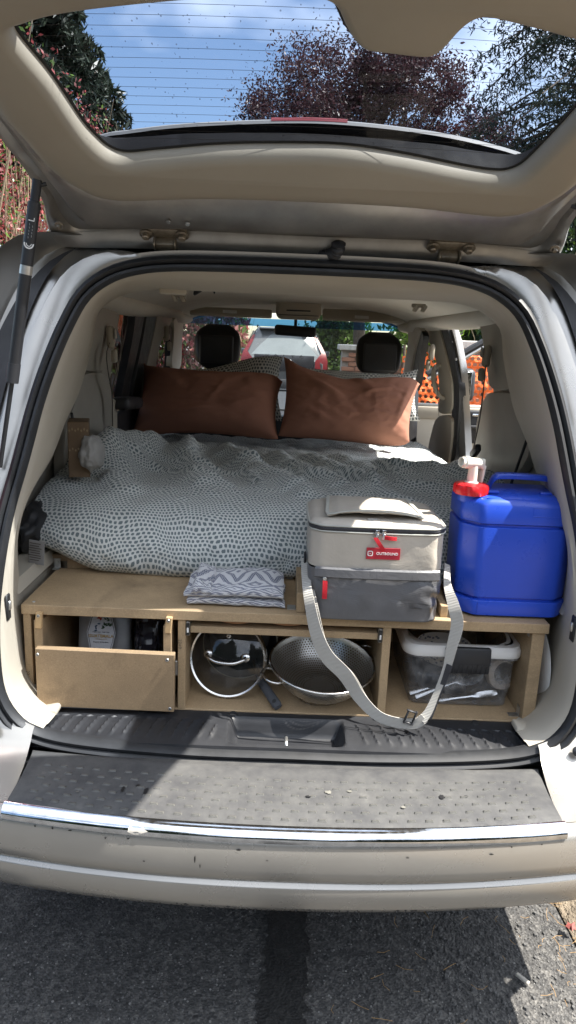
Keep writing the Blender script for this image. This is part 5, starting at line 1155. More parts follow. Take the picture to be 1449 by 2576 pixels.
b = MB(); b.lathe([(.060, -.014), (.062, -.014), (.066, .002)], cl((0, 0, 0)), tilt @ Vector((0, 0, 1)), 40); part('foot_ring', b, MT['steel'], col_, 60)
for a0 in (R_(208), R_(28)):
    pts = [cl(((CR + k) * math.cos(a0 + da), (CR + k) * math.sin(a0 + da), CDp - .006 - dz)) for da, k, dz in ((-.24, -.004, .004), (-.22, .016, .0), (-.1, .030, -.002), (.1, .030, -.002), (.22, .016, 0), (.24, -.004, .004))]
    part('wire_handle', MB().tube(crom(pts, 26), .0032, 8), MT['steel'], col_, 60)
# saucepan standing on its side with its glass lid leaning in front
MT['cream'] = M('cream_enamel', (.52, .47, .36), .35, 0, .06); MT['nonstick'] = M('dark_nonstick', (.020, .020, .021), .45, 0, .2, 30); MT['greyhandle'] = M('grey_handle', (.075, .078, .085), .5, 0, .1, 20)
pcn = PY(604, 1640, .335); pan = thing('saucepan', 'cream saucepan with a dark inside lying on its side behind the lid', 'saucepan', (pcn[0], pcn[1], .63))
PR = .098; pcn[2] = .629 + PR + .001; axp = Vector((.10, -1, .12)).normalized()
b = MB(); b.lathe([(0, -.075), (PR * .88, -.075), (PR * .96, -.06), (PR, .0), (PR * 1.01, .004), (PR * .985, .005)], pcn, axp, 48); part('outer_wall', b, MT['cream'], pan, 50)
b = MB(); b.lathe([(PR * .985, .005), (PR * .965, 0), (PR * .93, -.058), (PR * .85, -.069), (0, -.069)], pcn, axp, 48); part('inside', b, MT['nonstick'], pan, 50)
h0, h1 = PY(655, 1712, .245), PY(700, 1790, .150); hd = (h1 - h0) / np.linalg.norm(h1 - h0); h1[2] = max(h1[2], .642); sd = np.cross(hd, np.array([0, -1, .4])); sd /= np.linalg.norm(sd); nn = np.cross(sd, hd)
b = MB(); rows = []
for t in np.linspace(0, 1, 12):
    w = lerp(.011, .0125, t) * (1 if t < .92 else .8); c_ = lerp(h0, h1, t); rows.append([c_ + sd * w * math.cos(a) + nn * .006 * math.sin(a) for a in np.linspace(0, 6.283, 17)[:-1]])
b.loft(rows, True, True, True); hn = part('handle', b, MT['greyhandle'], pan, 50)
part('handle_hole', MB().lathe([(0, .0), (.0055, 0)], lerp(h0, h1, .82) + nn * (.0066 if nn[1] < 0 else -.0066), nn if nn[1] < 0 else -nn, 16), MT['ink'], hn, 0)
b = MB(); b.tube([h0, lerp(h0, np.array(pcn), .35) + np.array([0, .03, 0])], .008, 8); part('handle_bracket', b, MT['steel'], hn)
LR = .098; axl = Vector((-.14, -1, .30)).normalized(); lcn = PY(573, 1664, .235)
# rest the lid's rim on the base board
upv = Vector((0, 0, 1)); dn_ = (axl * upv.dot(axl) - upv); dn_.normalize(); lcn[2] = .631 + LR * -dn_.z + .002
lid_ = thing('pan_lid', 'round glass pan lid with a steel rim and bar handle, leaning on the saucepan', 'pan lid', (lcn[0], lcn[1], .63))
b = MB(); b.lathe([(0, .020), (LR * .4, .018), (LR * .75, .011), (LR * .97, .001)], lcn, axl, 56); part('glass', b, glassmat('lid_glass', (.55, .56, .55), 1.2, .06), lid_, 60)
b = MB(); b.lathe([(LR * .94, .004), (LR * .98, .006), (LR * 1.02, .002), (LR * 1.03, -.004), (LR * 1.0, -.008), (LR * .95, -.004), (LR * .94, .004)], lcn, axl, 64); part('rim', b, MT['steel'], lid_, 40)
xa = Vector((1, .0, -.05)); xa = (xa - axl * xa.dot(axl)).normalized(); ya = axl.cross(xa)
def ll(x, y, h): return Vector(T3(lcn)) + xa * x + ya * y + axl * h
part('handle', MB().tube(crom([ll(x, y, h) for x, y, h in ((-.048, .008, .018), (-.046, .004, .032), (-.02, -.006, .040), (.02, -.006, .040), (.046, .004, .032), (.048, .008, .018))], 30), .0045, 10), MT['steel'], lid_, 60)
for x in (-.048, .048): part('rivet', MB().lathe([(.011, 0), (.011, .004), (.007, .007), (0, .007)], ll(x, .008, .013), axl, 16), MT['steel'], lid_)
part('steam_vent', MB().lathe([(.006, 0), (.006, .003), (.003, .004), (0, .002)], ll(.0, .058, .013), axl, 14), MT['steel'], lid_)

# ================================================================== plastic box of cutlery
bx0, bx1 = px_x(1022, 1690, .205), px_x(1306, 1690, .205); bcx = (bx0 + bx1) / 2; bw = bx1 - bx0; by0, bd = .205, .33; bcy = by0 + bd / 2
box = thing('storage_box', 'clear plastic box with a white lid and black latch, in the right compartment', 'storage box', (bcx, bcy, .6295))
MT['bin'] = glassmat('clear_plastic', (.90, .92, .95), .6, .42, .06)
zl0 = .768
def rr2(w, d, r, z): return rrect(w, d, r, z, 9, bcx, bcy)
b = MB(); b.loft([rr2(bw * .84, bd * .9, .02, .6305), rr2(bw * .88, bd * .93, .024, .633), rr2(bw * .94, bd * .97, .026, .70), rr2(bw, bd, .03, zl0)], True, True); part('tub', b, MT['bin'], box, 60)
b = MB(); b.loft([rr2(bw * 1.0, bd * 1.0, .03, zl0 - .004), rr2(bw * 1.045, bd * 1.04, .035, zl0 - .003), rr2(bw * 1.05, bd * 1.045, .036, zl0 + .004)], True); part('tub_rim', b, MT['bin'], box, 60)
b = MB(); b.loft([rr2(bw * 1.06, bd * 1.05, .04, zl0 + .002), rr2(bw * 1.075, bd * 1.06, .042, zl0 + .006), rr2(bw * 1.07, bd * 1.055, .042, zl0 + .020), rr2(bw * 1.03, bd * 1.03, .04, zl0 + .030), rr2(bw * .93, bd * .95, .035, zl0 + .031), rr2(bw * .90, bd * .93, .032, zl0 + .026)], True, False, True); part('lid', b, MT['white'], box, 50)
lx = px_x(1178, 1640, by0 - .01); b = MB(); b.box((lx, by0 - .012, zl0 + .008), (.112, .018, .045), Matrix.Rotation(R_(-8), 3, 'X'), .005, 2); b.box((lx, by0 - .016, zl0 - .022), (.108, .012, .028), Matrix.Rotation(R_(6), 3, 'X'), .004, 2); la = part('latch', b, MT['blackpl'], box, 40)
for k in range(9): part('latch_rib', MB().box((lx - .046 + .0115 * k, by0 - .0225, zl0 - .022), (.002, .003, .022)), MT['blackpl'], la, 0)
# what lies in the box
def bowlmat():
    m, nt, N, L = newmat('leaf_print_ceramic'); v = uvco(nt); w = N.new('ShaderNodeTexVoronoi'); w.inputs['Scale'].default_value = 1.0; L.new(scaled(nt, v, (34, 9, 1)), w.inputs['Vector'])
    k = mth(nt, 'LESS_THAN', w.outputs['Distance'], .33); c = mix(nt, k, (.72, .68, .62), (.19, .20, .24)); bsdf(nt, c, .3); return m
bwl = MB(); uvb = []; n = 40; bc = (px_x(1125, 1665, .27) , .32, .70)
for j, (r, h) in enumerate([(.0, 0), (.03, 0), (.055, .012), (.066, .035), (.070, .055)]):
    for i in range(n + 1): a = 2 * math.pi * i / n; bwl.v.append((bc[0] + r * math.cos(a), bc[1] + r * math.sin(a), bc[2] + h)); uvb.append((i / n, j / 4))
for j in range(4):
    for i in range(n): bwl.f.append((j * (n + 1) + i, j * (n + 1) + i + 1, (j + 1) * (n + 1) + i + 1, (j + 1) * (n + 1) + i))
o = part('bowl', bwl, bowlmat(), None, 60, uvb); tag(o, 'leaf-patterned bowl seen through the clear box, under its lid', 'bowl')
b = MB(); b.box((px_x(1115, 1715, .27), .33, .668), (.12, .15, .06), None, .012, 3); tag(part('tin', b, M('dark_tin', (.03, .035, .045), .4, .3, .2)), 'dark tin under the patterned bowl inside the clear box', 'tin')
def spoon(name, p0, p1, w, label, cat, fork=False):
    d = (p1 - p0); Lg = np.linalg.norm(d); d = d / Lg; s = np.cross(d, np.array([0, -.7, .7])); s /= np.linalg.norm(s); u_ = np.cross(s, d); b = MB(); rows = []
    for t in np.linspace(0, 1, 26):
        ww = .0035 + .003 * sstep(.35, 0, t) if t < .62 else lerp(.0035, w, math.sin(min(1, (t - .62) / .38) * math.pi * .93) ** .6 if t < .995 else .25); c = p0 + d * Lg * t
        dish = 0 if t < .65 else .006 * math.sin((t - .65) / .35 * 3.14); rows.append([c - s * ww, c - u_ * dish, c + s * ww, c - u_ * dish * .6 + u_ * .0016])
    b.loft(rows, True, True, True); o = part(name, b, MT['steel'], None, 50); return tag(o, label, cat)
Yc = .228
spoon('spoon', PY(1045, 1752, Yc), PY(1212, 1690, Yc + .02), .023, 'large steel serving spoon in front inside the clear box', 'spoon')
spoon('spoon', PY(1030, 1742, Yc + .02), PY(1190, 1700, Yc + .05), .016, 'smaller steel spoon behind the serving spoon in the clear box', 'spoon')
spoon('knife', PY(1090, 1762, Yc + .01), PY(1250, 1742, Yc + .01), .008, 'steel table knife lying flat at the bottom of the clear box', 'knife')
c = PY(1262, 1690, .27); b = MB(); b.lathe([(.030, -.012), (.044, -.010), (.047, 0), (.044, .010), (.030, .012), (.030, -.012)], c, (.3, -1, .1), 36); tag(part('tape_roll', b, M('parchment', (.62, .52, .42), .6, 0, .15, 30), None, 50), 'pale round roll standing at the right end inside the clear box', 'roll')

# ================================================================== odds and ends
MT['carton'] = M('brown_carton', (.11, .07, .036), .7, 0, .12, 20)
tb_ = PX(188, 1110, -.615); tb = thing('tissue_box', 'brown printed tissue box wedged beside the bed on the left', 'tissue box', (tb_[0], tb_[1], 1.08))
tz0 = 1.115; tzt = float(PX(190, 1066, -.60)[2]); Rz_ = Matrix.Rotation(R_(14), 3, 'Z'); tcx, tcy = float(tb_[0]) - .002, float(tb_[1]) + .05
b = MB(); b.box((tcx, tcy, (tz0 + tzt) / 2), (.058, .10, tzt - tz0), Rz_, .002); part('carton', b, MT['carton'], tb, 0)
b = MB()
for k in range(7): 
    q = Rz_ @ Vector((-.024 + .008 * k, -.0505, 0)); zz = tzt - .022 + (.002 if k % 2 else -.002); b.add([(tcx + q.x + a * .003, tcy + q.y - .0004, zz + c_ * .005) for a, c_ in ((-1, 0), (0, -1), (1, 0), (0, 1))], [(0, 1, 2, 3)])
    b.add([(tcx + q.x + a * .003, tcy + q.y - .0004, zz - .055 + c_ * .004) for a, c_ in ((-1, 0), (0, -1), (1, 0), (0, 1))], [(0, 1, 2, 3)])
part('printed_marks', b, M('cream_print', (.24, .18, .10), .6), tb, 0)
wb = PX(236, 1125, -.57); MT['tissue'] = M('white_paper', (.27, .265, .25), .8, 0, .04, 20)
def crumple(c, sx, sy, sz, amp, mat, name, seed, sub=5):
    bm = bmesh.new(); bmesh.ops.create_icosphere(bm, subdivisions=sub, radius=1); b = MB()
    for q in bm.verts:
        n_ = q.co.normalized(); k = 1 + amp * (noise.ridged_multi_fractal(n_ * 1.3 + Vector((seed, 0, 0)), .9, 2.1, 3, .9, 2.) - .9) + amp * .5 * noise.noise(n_ * 2.2 + Vector((0, seed, 0))); q.co = Vector((n_.x * sx * k, n_.y * sy * k, n_.z * sz * k)) + Vector(T3(c))
    bm.verts.index_update(); b.add([q.co.copy() for q in bm.verts], [[w.index for w in q.verts] for q in bm.faces]); bm.free(); return part(name, b, mat, None, 60)
tag(crumple((wb[0] + .0, wb[1] - .02, wb[2] - .012), .034, .05, .052, .16, MT['tissue'], 'paper_bag', 2.), 'crumpled white paper bag next to the tissue box', 'paper bag')
p = PX(82, 1395, -.665); nbag = thing('black_bag', 'black bag with a white care label tucked left of the bed', 'bag', (p[0], p[1] + .05, .936))
o = crumple((p[0] - .035, p[1] + .16, .985), .045, .13, .070, .2, MT['rubber'], 'bag_body', 5., 4); o.parent = nbag; o.matrix_parent_inverse = Matrix.Translation(-WT[nbag.name])
q0 = PY(92, 1390, float(p[1]) + .0); b = MB(); b.box(q0, (.040, .002, .070), Matrix.Rotation(R_(8), 3, 'Y') @ Matrix.Rotation(R_(12), 3, 'X'), .0008); cl_ = part('care_label', b, M('care_label_cloth', (.26, .26, .26), .7), nbag, 0)
b = MB(); random.seed(2)
for k in range(9): b.box(q0 + np.array([-.002 + .002 * (k % 2), -.006 + .0014 * k * -.6, .032 - .006 * k]), (.032 - .004 * (k % 3), .0006, .0018), Matrix.Rotation(R_(8), 3, 'Y'))
part('fine_print', b, MT['pencil'], cl_, 0)
b = MB(); b.lathe([(0, 0), (.075, 0), (.098, .006), (.102, .009), (.097, .0075), (.07, .003), (0, .003)], (.6285, .262, .735), (1, 0, 0), 56); tag(part('white_plate', b, MT['white'], None, 50), 'white plate standing on edge between the bench and the right side panel', 'plate')
# ================================================================== street ahead
def leafmat(name, c, var=.35, trans=.35):
    m, nt, N, L = newmat(name); gi = N.new('ShaderNodeNewGeometry')
    col = ramp(nt, tex_noise(nt, 1.3, 3, .6, objco(nt)), [(.3, tuple(x * (1 - var) for x in c)), (.7, tuple(min(1, x * (1 + var)) for x in c))])
    rnd = ramp(nt, gi.outputs['Random Per Island'], [(0, (.6,) * 3), (1, (1.3,) * 3)]); mm = N.new('ShaderNodeMixRGB'); mm.blend_type = 'MULTIPLY'; mm.inputs[0].default_value = 1; L.new(col, mm.inputs[1]); L.new(rnd, mm.inputs[2])
    d = N.new('ShaderNodeBsdfDiffuse'); t = N.new('ShaderNodeBsdfTranslucent'); g = N.new('ShaderNodeBsdfGlossy'); g.inputs['Roughness'].default_value = .4; g.inputs['Color'].default_value = (.5, .5, .5, 1)
    L.new(mm.outputs[0], d.inputs[0]); L.new(mm.outputs[0], t.inputs[0]); x = N.new('ShaderNodeMixShader'); x.inputs[0].default_value = trans; L.new(d.outputs[0], x.inputs[1]); L.new(t.outputs[0], x.inputs[2])
    y = N.new('ShaderNodeMixShader'); y.inputs[0].default_value = .05; L.new(x.outputs[0], y.inputs[1]); L.new(g.outputs[0], y.inputs[2]); o = N.new('ShaderNodeOutputMaterial'); L.new(y.outputs[0], o.inputs[0]); return m
MT['plumleaf'] = leafmat('plum_leaf', (.058, .027, .031)); MT['redleaf'] = leafmat('red_leaf', (.26, .055, .055), .6); MT['pinkleaf'] = leafmat('pink_leaf', (.30, .13, .12), .5); MT['greenleaf'] = leafmat('green_leaf', (.10, .17, .035), .5, .5); MT['limeleaf'] = leafmat('lime_leaf', (.16, .28, .03), .5, .5); MT['darkgreen'] = leafmat('dark_green_leaf', (.022, .050, .020), .5, .25); MT['conifer'] = leafmat('conifer_needles', (.030, .042, .028), .5, .2); MT['orangeleaf'] = leafmat('orange_leaf', (.38, .17, .04), .5)
MT['bark'] = M('bark', (.10, .075, .055), .9, 0, .35, 14, grain=.8, gs=60, gd=.01); MT['twig'] = M('pale_twigs', (.26, .20, .13), .85, 0, .3, 20)
def leaves(name, pts, size, mat, parent, asp=1.6, seed=0, droop=0.):
    rg_ = np.random.RandomState(seed); n = len(pts); a = rg_.normal(size=(n, 3)); a[:, 2] -= droop; a /= np.linalg.norm(a, axis=1)[:, None]; b = rg_.normal(size=(n, 3)); b -= a * (a * b).sum(1)[:, None]; b /= np.linalg.norm(b, axis=1)[:, None]
    s = size * rg_.uniform(.6, 1.3, n)[:, None]; a = a * s * asp; b = b * s * .62
    V = np.stack([pts - a, pts - b * 1.0 + a * .1, pts + a, pts + b + a * .1], 1).reshape(-1, 3); me = bpy.data.meshes.new(name); me.vertices.add(4 * n); me.vertices.foreach_set('co', V.ravel().astype(np.float32)); me.loops.add(4 * n); me.loops.foreach_set('vertex_index', np.arange(4 * n)); me.polygons.add(n); me.polygons.foreach_set('loop_start', np.arange(0, 4 * n, 4)); me.polygons.foreach_set('loop_total', np.full(n, 4)); me.update(calc_edges=True); me.validate(); me.materials.append(mat)
    o = bpy.data.objects.new(name, me); return put(o, parent)
def branch_pts(base, tips, seed): 
    return None
def broadleaf(name, label, cat, base, height, rx, ry, rz, cz, nclump, nleaf, size, mat, seed, group=None, cr_=.5):
    rg_ = np.random.RandomState(seed); t = thing(name, label, cat, base, group); b = MB(); B = np.array(base, float)
    top = B + np.array([rg_.uniform(-.3, .3), 0, cz]); tr = crom([B, B + (top - B) * .4 + rg_.normal(0, .12, 3) * [1, 1, 0], top, top + np.array([.1, 0, rz * .6])], 14); b.tube(tr, list(np.linspace(.17, .03, 14) * max(.35, height / 8)), 8)
    C = []
    for k in range(nclump):
        d = rg_.normal(size=3); d /= np.linalg.norm(d); r = rg_.uniform(.35, 1.0) ** .6; c = top + d * np.array([rx, ry, rz]) * r; C.append(c)
        if k % 2 == 0:
            s = tr[rg_.randint(4, 12)]; mid = lerp(s, c, .5) + rg_.normal(0, .15, 3); b.tube(crom([s, mid, c], 6), list(np.linspace(.045, .008, 6) * max(.5, height / 8)), 5)
    part('trunk', b, MT['bark'], t, 60); P = []
    for c in C: m = nleaf // nclump; q = rg_.normal(size=(m, 3)) * cr_ * rg_.uniform(.6, 1.2) * np.array([1, 1, .75]); P.append(c + q)
    leaves('crown', np.vstack(P), size, mat, t, 1.5, seed); return t
def conifer(name, label, base, height, r0, z0, n, mat, seed, zlo=None, zhi=None, lf=.04):
    rg_ = np.random.RandomState(seed); t = thing(name, label, 'conifer', base); B = np.array(base, float); b = MB(); b.tube([B, B + [0, 0, height * .5], B + [0, 0, height]], [.035 * height * .5, .02 * height * .5, .02], 8); P = []; zlo = z0 if zlo is None else zlo; zhi = height if zhi is None else zhi
    nb_ = int((zhi - zlo) * 26)
    for k in range(nb_):
        z = rg_.uniform(zlo, zhi); R = r0 * (1 - z / height) ** .8 * rg_.uniform(.65, 1.12) + .15; a = rg_.uniform(0, 6.283); d = np.array([math.cos(a), math.sin(a), 0]); dr = rg_.uniform(.15, .35)
        br = crom([B + [0, 0, z], B + [0, 0, z + .05 * R] + d * R * .5, B + [0, 0, z - dr * R] + d * R], 8); b.tube(br, list(np.linspace(.035, .006, 8)), 4)
        m = max(14, int(n / nb_)); tt = rg_.uniform(.12, 1.0, m) ** .8; q = np.stack([np.interp(tt, np.linspace(0, 1, 8), br[:, i]) for i in range(3)], 1); sp = np.cross(d, [0, 0, 1]); w = (rg_.uniform(-1, 1, m) * (.10 + .26 * R * (1 - tt) * .8 + .05))[:, None]
        q = q + sp * w; q[:, 2] -= rg_.exponential(.16, m) * (1 + np.abs(w[:, 0])); P.append(q)
    part('trunk', b, MT['bark'], t, 60); leaves('crown', np.vstack(P), lf, mat, t, 3.0, seed, .8); return t
def hedge(name, label, cat, box, n, size, mats, seed, twigs=160, group=None, lump=.35):
    (x0, x1), (y0, y1), (z0, z1) = box; rg_ = np.random.RandomState(seed); t = thing(name, label, cat, ((x0 + x1) / 2, (y0 + y1) / 2, 0), group); b = MB()
    for k in range(twigs):
        p = np.array([rg_.uniform(x0, x1), rg_.uniform(y0, y1), .0]); q = p + np.array([rg_.normal(0, .3), rg_.normal(0, .3), rg_.uniform(.5, 1.0) * z1]); b.tube(crom([p, lerp(p, q, .5) + rg_.normal(0, .12, 3), q], 6), list(np.linspace(.014, .003, 6)), 4)
    part('stems', b, MT['twig'], t, 60); P = np.stack([rg_.uniform(x0, x1, n), rg_.uniform(y0, y1, n), z0 + (z1 - z0) * rg_.uniform(0, 1, n) ** .9], 1)
    keep = np.array([noise.noise(Vector((p[0] * 1.6, p[1] * 1.6, p[2] * 1.6))) + noise.noise(Vector((p[0] * 5, p[1] * 5, p[2] * 5))) * .5 + lump - .55 * max(0, (p[2] - z1 + .5)) for p in P]) > 0; P = P[keep]
    for i, m in enumerate(mats): leaves('foliage', P[i::len(mats)], size, m, t, 1.4, seed + i)
    return t
hedge('plum_hedge', 'tall red-leaved hedge with bare twigs beside the van on the left', 'hedge', ((-4.6, -2.5), (2.2, 9.5), (.1, 4.3)), 60000, .021, [MT['redleaf'], MT['pinkleaf'], MT['redleaf'], MT['greenleaf']], 3, 420)
hedge('orange_shrub', 'low shrub with orange and yellow leaves at the foot of the red hedge', 'shrub', ((-2.6, -1.7), (2.6, 6.0), (.05, 1.6)), 12000, .02, [MT['orangeleaf'], MT['limeleaf']], 5, 120)
hedge('far_plum_hedge', 'pink-leaved hedge far down the street behind the left headrest', 'hedge', ((-7.5, -1.6), (25, 28), (.1, 3.6)), 12000, .10, [MT['pinkleaf'], MT['redleaf'], MT['pinkleaf'], MT['greenleaf']], 7, 160)
conifer('conifer_tree', 'tall dark conifer at the left of the rear window', (-12.2, 28, 0), 25, 8.8, 3, 110000, MT['conifer'], 21, 6, 16, .085)
conifer('conifer_tree', 'short pointed conifer in front of the tall one on the left', (-6.7, 25, 0), 9.8, 3.0, 1.5, 26000, MT['conifer'], 22, 3, 9.7)
conifer('conifer_tree', 'dark drooping conifer at the right of the rear window', (5.6, 11.5, 0), 15, 4.9, 2.5, 110000, MT['conifer'], 23, 3, 9.5, .020)
broadleaf('plum_tree', 'purple-leaved plum tree in the middle of the rear window', 'tree', (1.9, 18, 0), 9, 3.6, 2.6, 2.6, 5.9, 230, 110000, .032, MT['plumleaf'], 31, None, .27)
broadleaf('green_shrub', 'bright green bush beside the car with red tail lights', 'bush', (1.55, 20, 0), 2.4, .75, .7, 1.1, 1.35, 40, 5000, .06, MT['greenleaf'], 33, None, .26)
hedge('far_hedge', 'sunlit green hedge behind the brick wall and the right headrest', 'hedge', ((2.2, 6.6), (13.2, 15.0), (.2, 2.7)), 9000, .07, [MT['greenleaf'], MT['limeleaf']], 9, 80)
hedge('dark_hedge', 'dark green hedge behind the brick pier and its lantern', 'hedge', ((2.3, 6.5), (8.6, 10.0), (.3, 3.2)), 16000, .05, [MT['darkgreen'], MT['darkgreen'], MT['greenleaf']], 11, 80, None, .6)
broadleaf('lime_bush', 'lime green bush left of the lantern seen through the side door', 'bush', (1.75, 8.3, 0), 2.6, .30, .3, .55, 1.75, 24, 2600, .035, MT['limeleaf'], 35, None, .14)
# ---- brick wall, pier with lantern
MT['brick'] = M('red_brick', (.33, .16, .10), .85, 0, .35, 3.5, grain=.6, gs=90, gd=.004); MT['mortar'] = M('mortar', (.36, .33, .29), .9, 0, .2, 20); MT['capstone'] = M('cap_stone', (.52, .50, .46), .85, 0, .2, 12, grain=.5, gs=60, gd=.004)
brk = mesh_data('brick', MB().box((0, 0, 0), (.205, .10, .064), None, .006), MT['brick'], 0)
def brickwork(name, label, cat, x0, x1, y, z1, cap, depth=.40):
    t = thing(name, label, cat, ((x0 + x1) / 2, y, 0)); part('core', MB().box(((x0 + x1) / 2, y + .055 + depth / 2, z1 / 2), (x1 - x0 - .02, depth, z1 - .01)), MT['mortar'], t, 0); r = 0; z = .04; n = 0
    while z < z1 - .03:
        x = x0 + (.1075 if r % 2 else 0.) - .0
        while x < x1 - .05:
            wl_ = min(.205, x1 - x); 
            if wl_ > .06: inst('brick', brk, Matrix.Translation((x + wl_ / 2, y + .05 + random.uniform(-.006, .006), z)) @ Matrix.Rotation(random.uniform(-.01, .01), 4, 'Y') @ Matrix.Diagonal((wl_ / .205, 1, 1, 1)), t); n += 1
            x += .215
        z += .074; r += 1
    part('cap', MB().box(((x0 + x1) / 2, y + .05 + depth / 2, z1 + cap / 2), (x1 - x0 + .10, depth + .16, cap), None, .012), MT['capstone'], t, 0); return t
q = PY(862, 868, 10.4); brickwork('brick_wall', 'weathered brick wall with a pale cap behind the right headrest', 'brick wall', float(q[0]), 2.45, 10.4, float(q[2]) - .08, .09)
q = PY(1148, 856, 7.6); q2 = PY(1204, 856, 7.6); pier = brickwork('brick_pier', 'brick pier with a stone cap behind the orange netting', 'brick pier', float(q[0]) - .02, float(q2[0]) + .25, 7.6, float(q[2]) - .10, .10, .5)
lm = PY(1153, 850, 7.85); lan = thing('lantern', 'small black lantern standing on the brick pier', 'lantern', (lm[0], 7.85, float(q[2])))
z0 = float(q[2]) + .0; b = MB(); b.lathe([(.05, 0), (.05, .015), (.018, .03), (.015, .06), (.045, .07), (.05, .08)], (lm[0], 7.85, z0), (0, 0, 1), 12); part('base', b, MT['blackpl'], lan)
b = MB()
for a in np.linspace(0, 6.283, 7)[:-1]: b.tube([(lm[0] + .045 * math.cos(a), 7.85 + .045 * math.sin(a), z0 + .08), (lm[0] + .062 * math.cos(a), 7.85 + .062 * math.sin(a), z0 + .19)], .005, 5)
part('cage', b, MT['blackpl'], lan); b = MB(); b.lathe([(.042, .082), (.058, .188)], (lm[0], 7.85, z0), (0, 0, 1), 12); part('glass', b, MT['clear'], lan)
b = MB(); b.lathe([(.075, .19), (.06, .205), (.02, .235), (.008, .25), (.012, .26), (0, .275)], (lm[0], 7.85, z0), (0, 0, 1), 12); part('roof', b, MT['blackpl'], lan)
# ---- orange safety netting
MT['orange'] = M('orange_net', (.85, .16, .03), .5, 0, .12, 4); net = thing('safety_net', 'orange plastic safety netting stretched in front of the brick pier', 'safety net', (2.2, 6.9, 0))
pit = .066; x0, x1, zz0, zz1 = 1.25, 3.1, .25, 1.47; nx, nz = int((x1 - x0) / pit), int((zz1 - zz0) / pit); b = MB(); hk = 10
for j in range(nz):
    for i in range(nx):
        cx, cz = x0 + (i + .5 + (.5 if j % 2 else 0)) * pit, zz0 + (j + .5) * pit
        def sag(x, z): return (x, 6.9 + .05 * fbm(x * 1.5, z * 1.5, 3) + .02 * fbm(x * 6, z * 6, 1), z - .03 * math.sin((x - x0) * 2.0) ** 2)
        sqp = [(1, 0), (1, .5), (1, 1), (0, 1), (-1, 1), (-1, .5), (-1, 0), (-1, -1), (0, -1), (1, -1)]; ang_ = [math.atan2(b_, a_) for a_, b_ in sqp]
        o_ = [sag(cx + a_ * pit / 2, cz + b_ * pit / 2) for a_, b_ in sqp]; i_ = [sag(cx + math.cos(t) * pit * .36, cz + math.sin(t) * pit * .33) for t in ang_]
        b.add(o_ + i_, [(k, (k + 1) % 10, 10 + (k + 1) % 10, 10 + k) for k in range(10)])
nt_ = part('mesh', b, MT['orange'], net, 0); nt_.modifiers.new('s', 'SOLIDIFY').thickness = .003
for x in (1.27, 2.2, 3.05): part('stake', MB().tube([(x, 6.93, 0), (x, 6.93, 1.5)], .016, 8), MT['bark'], net)
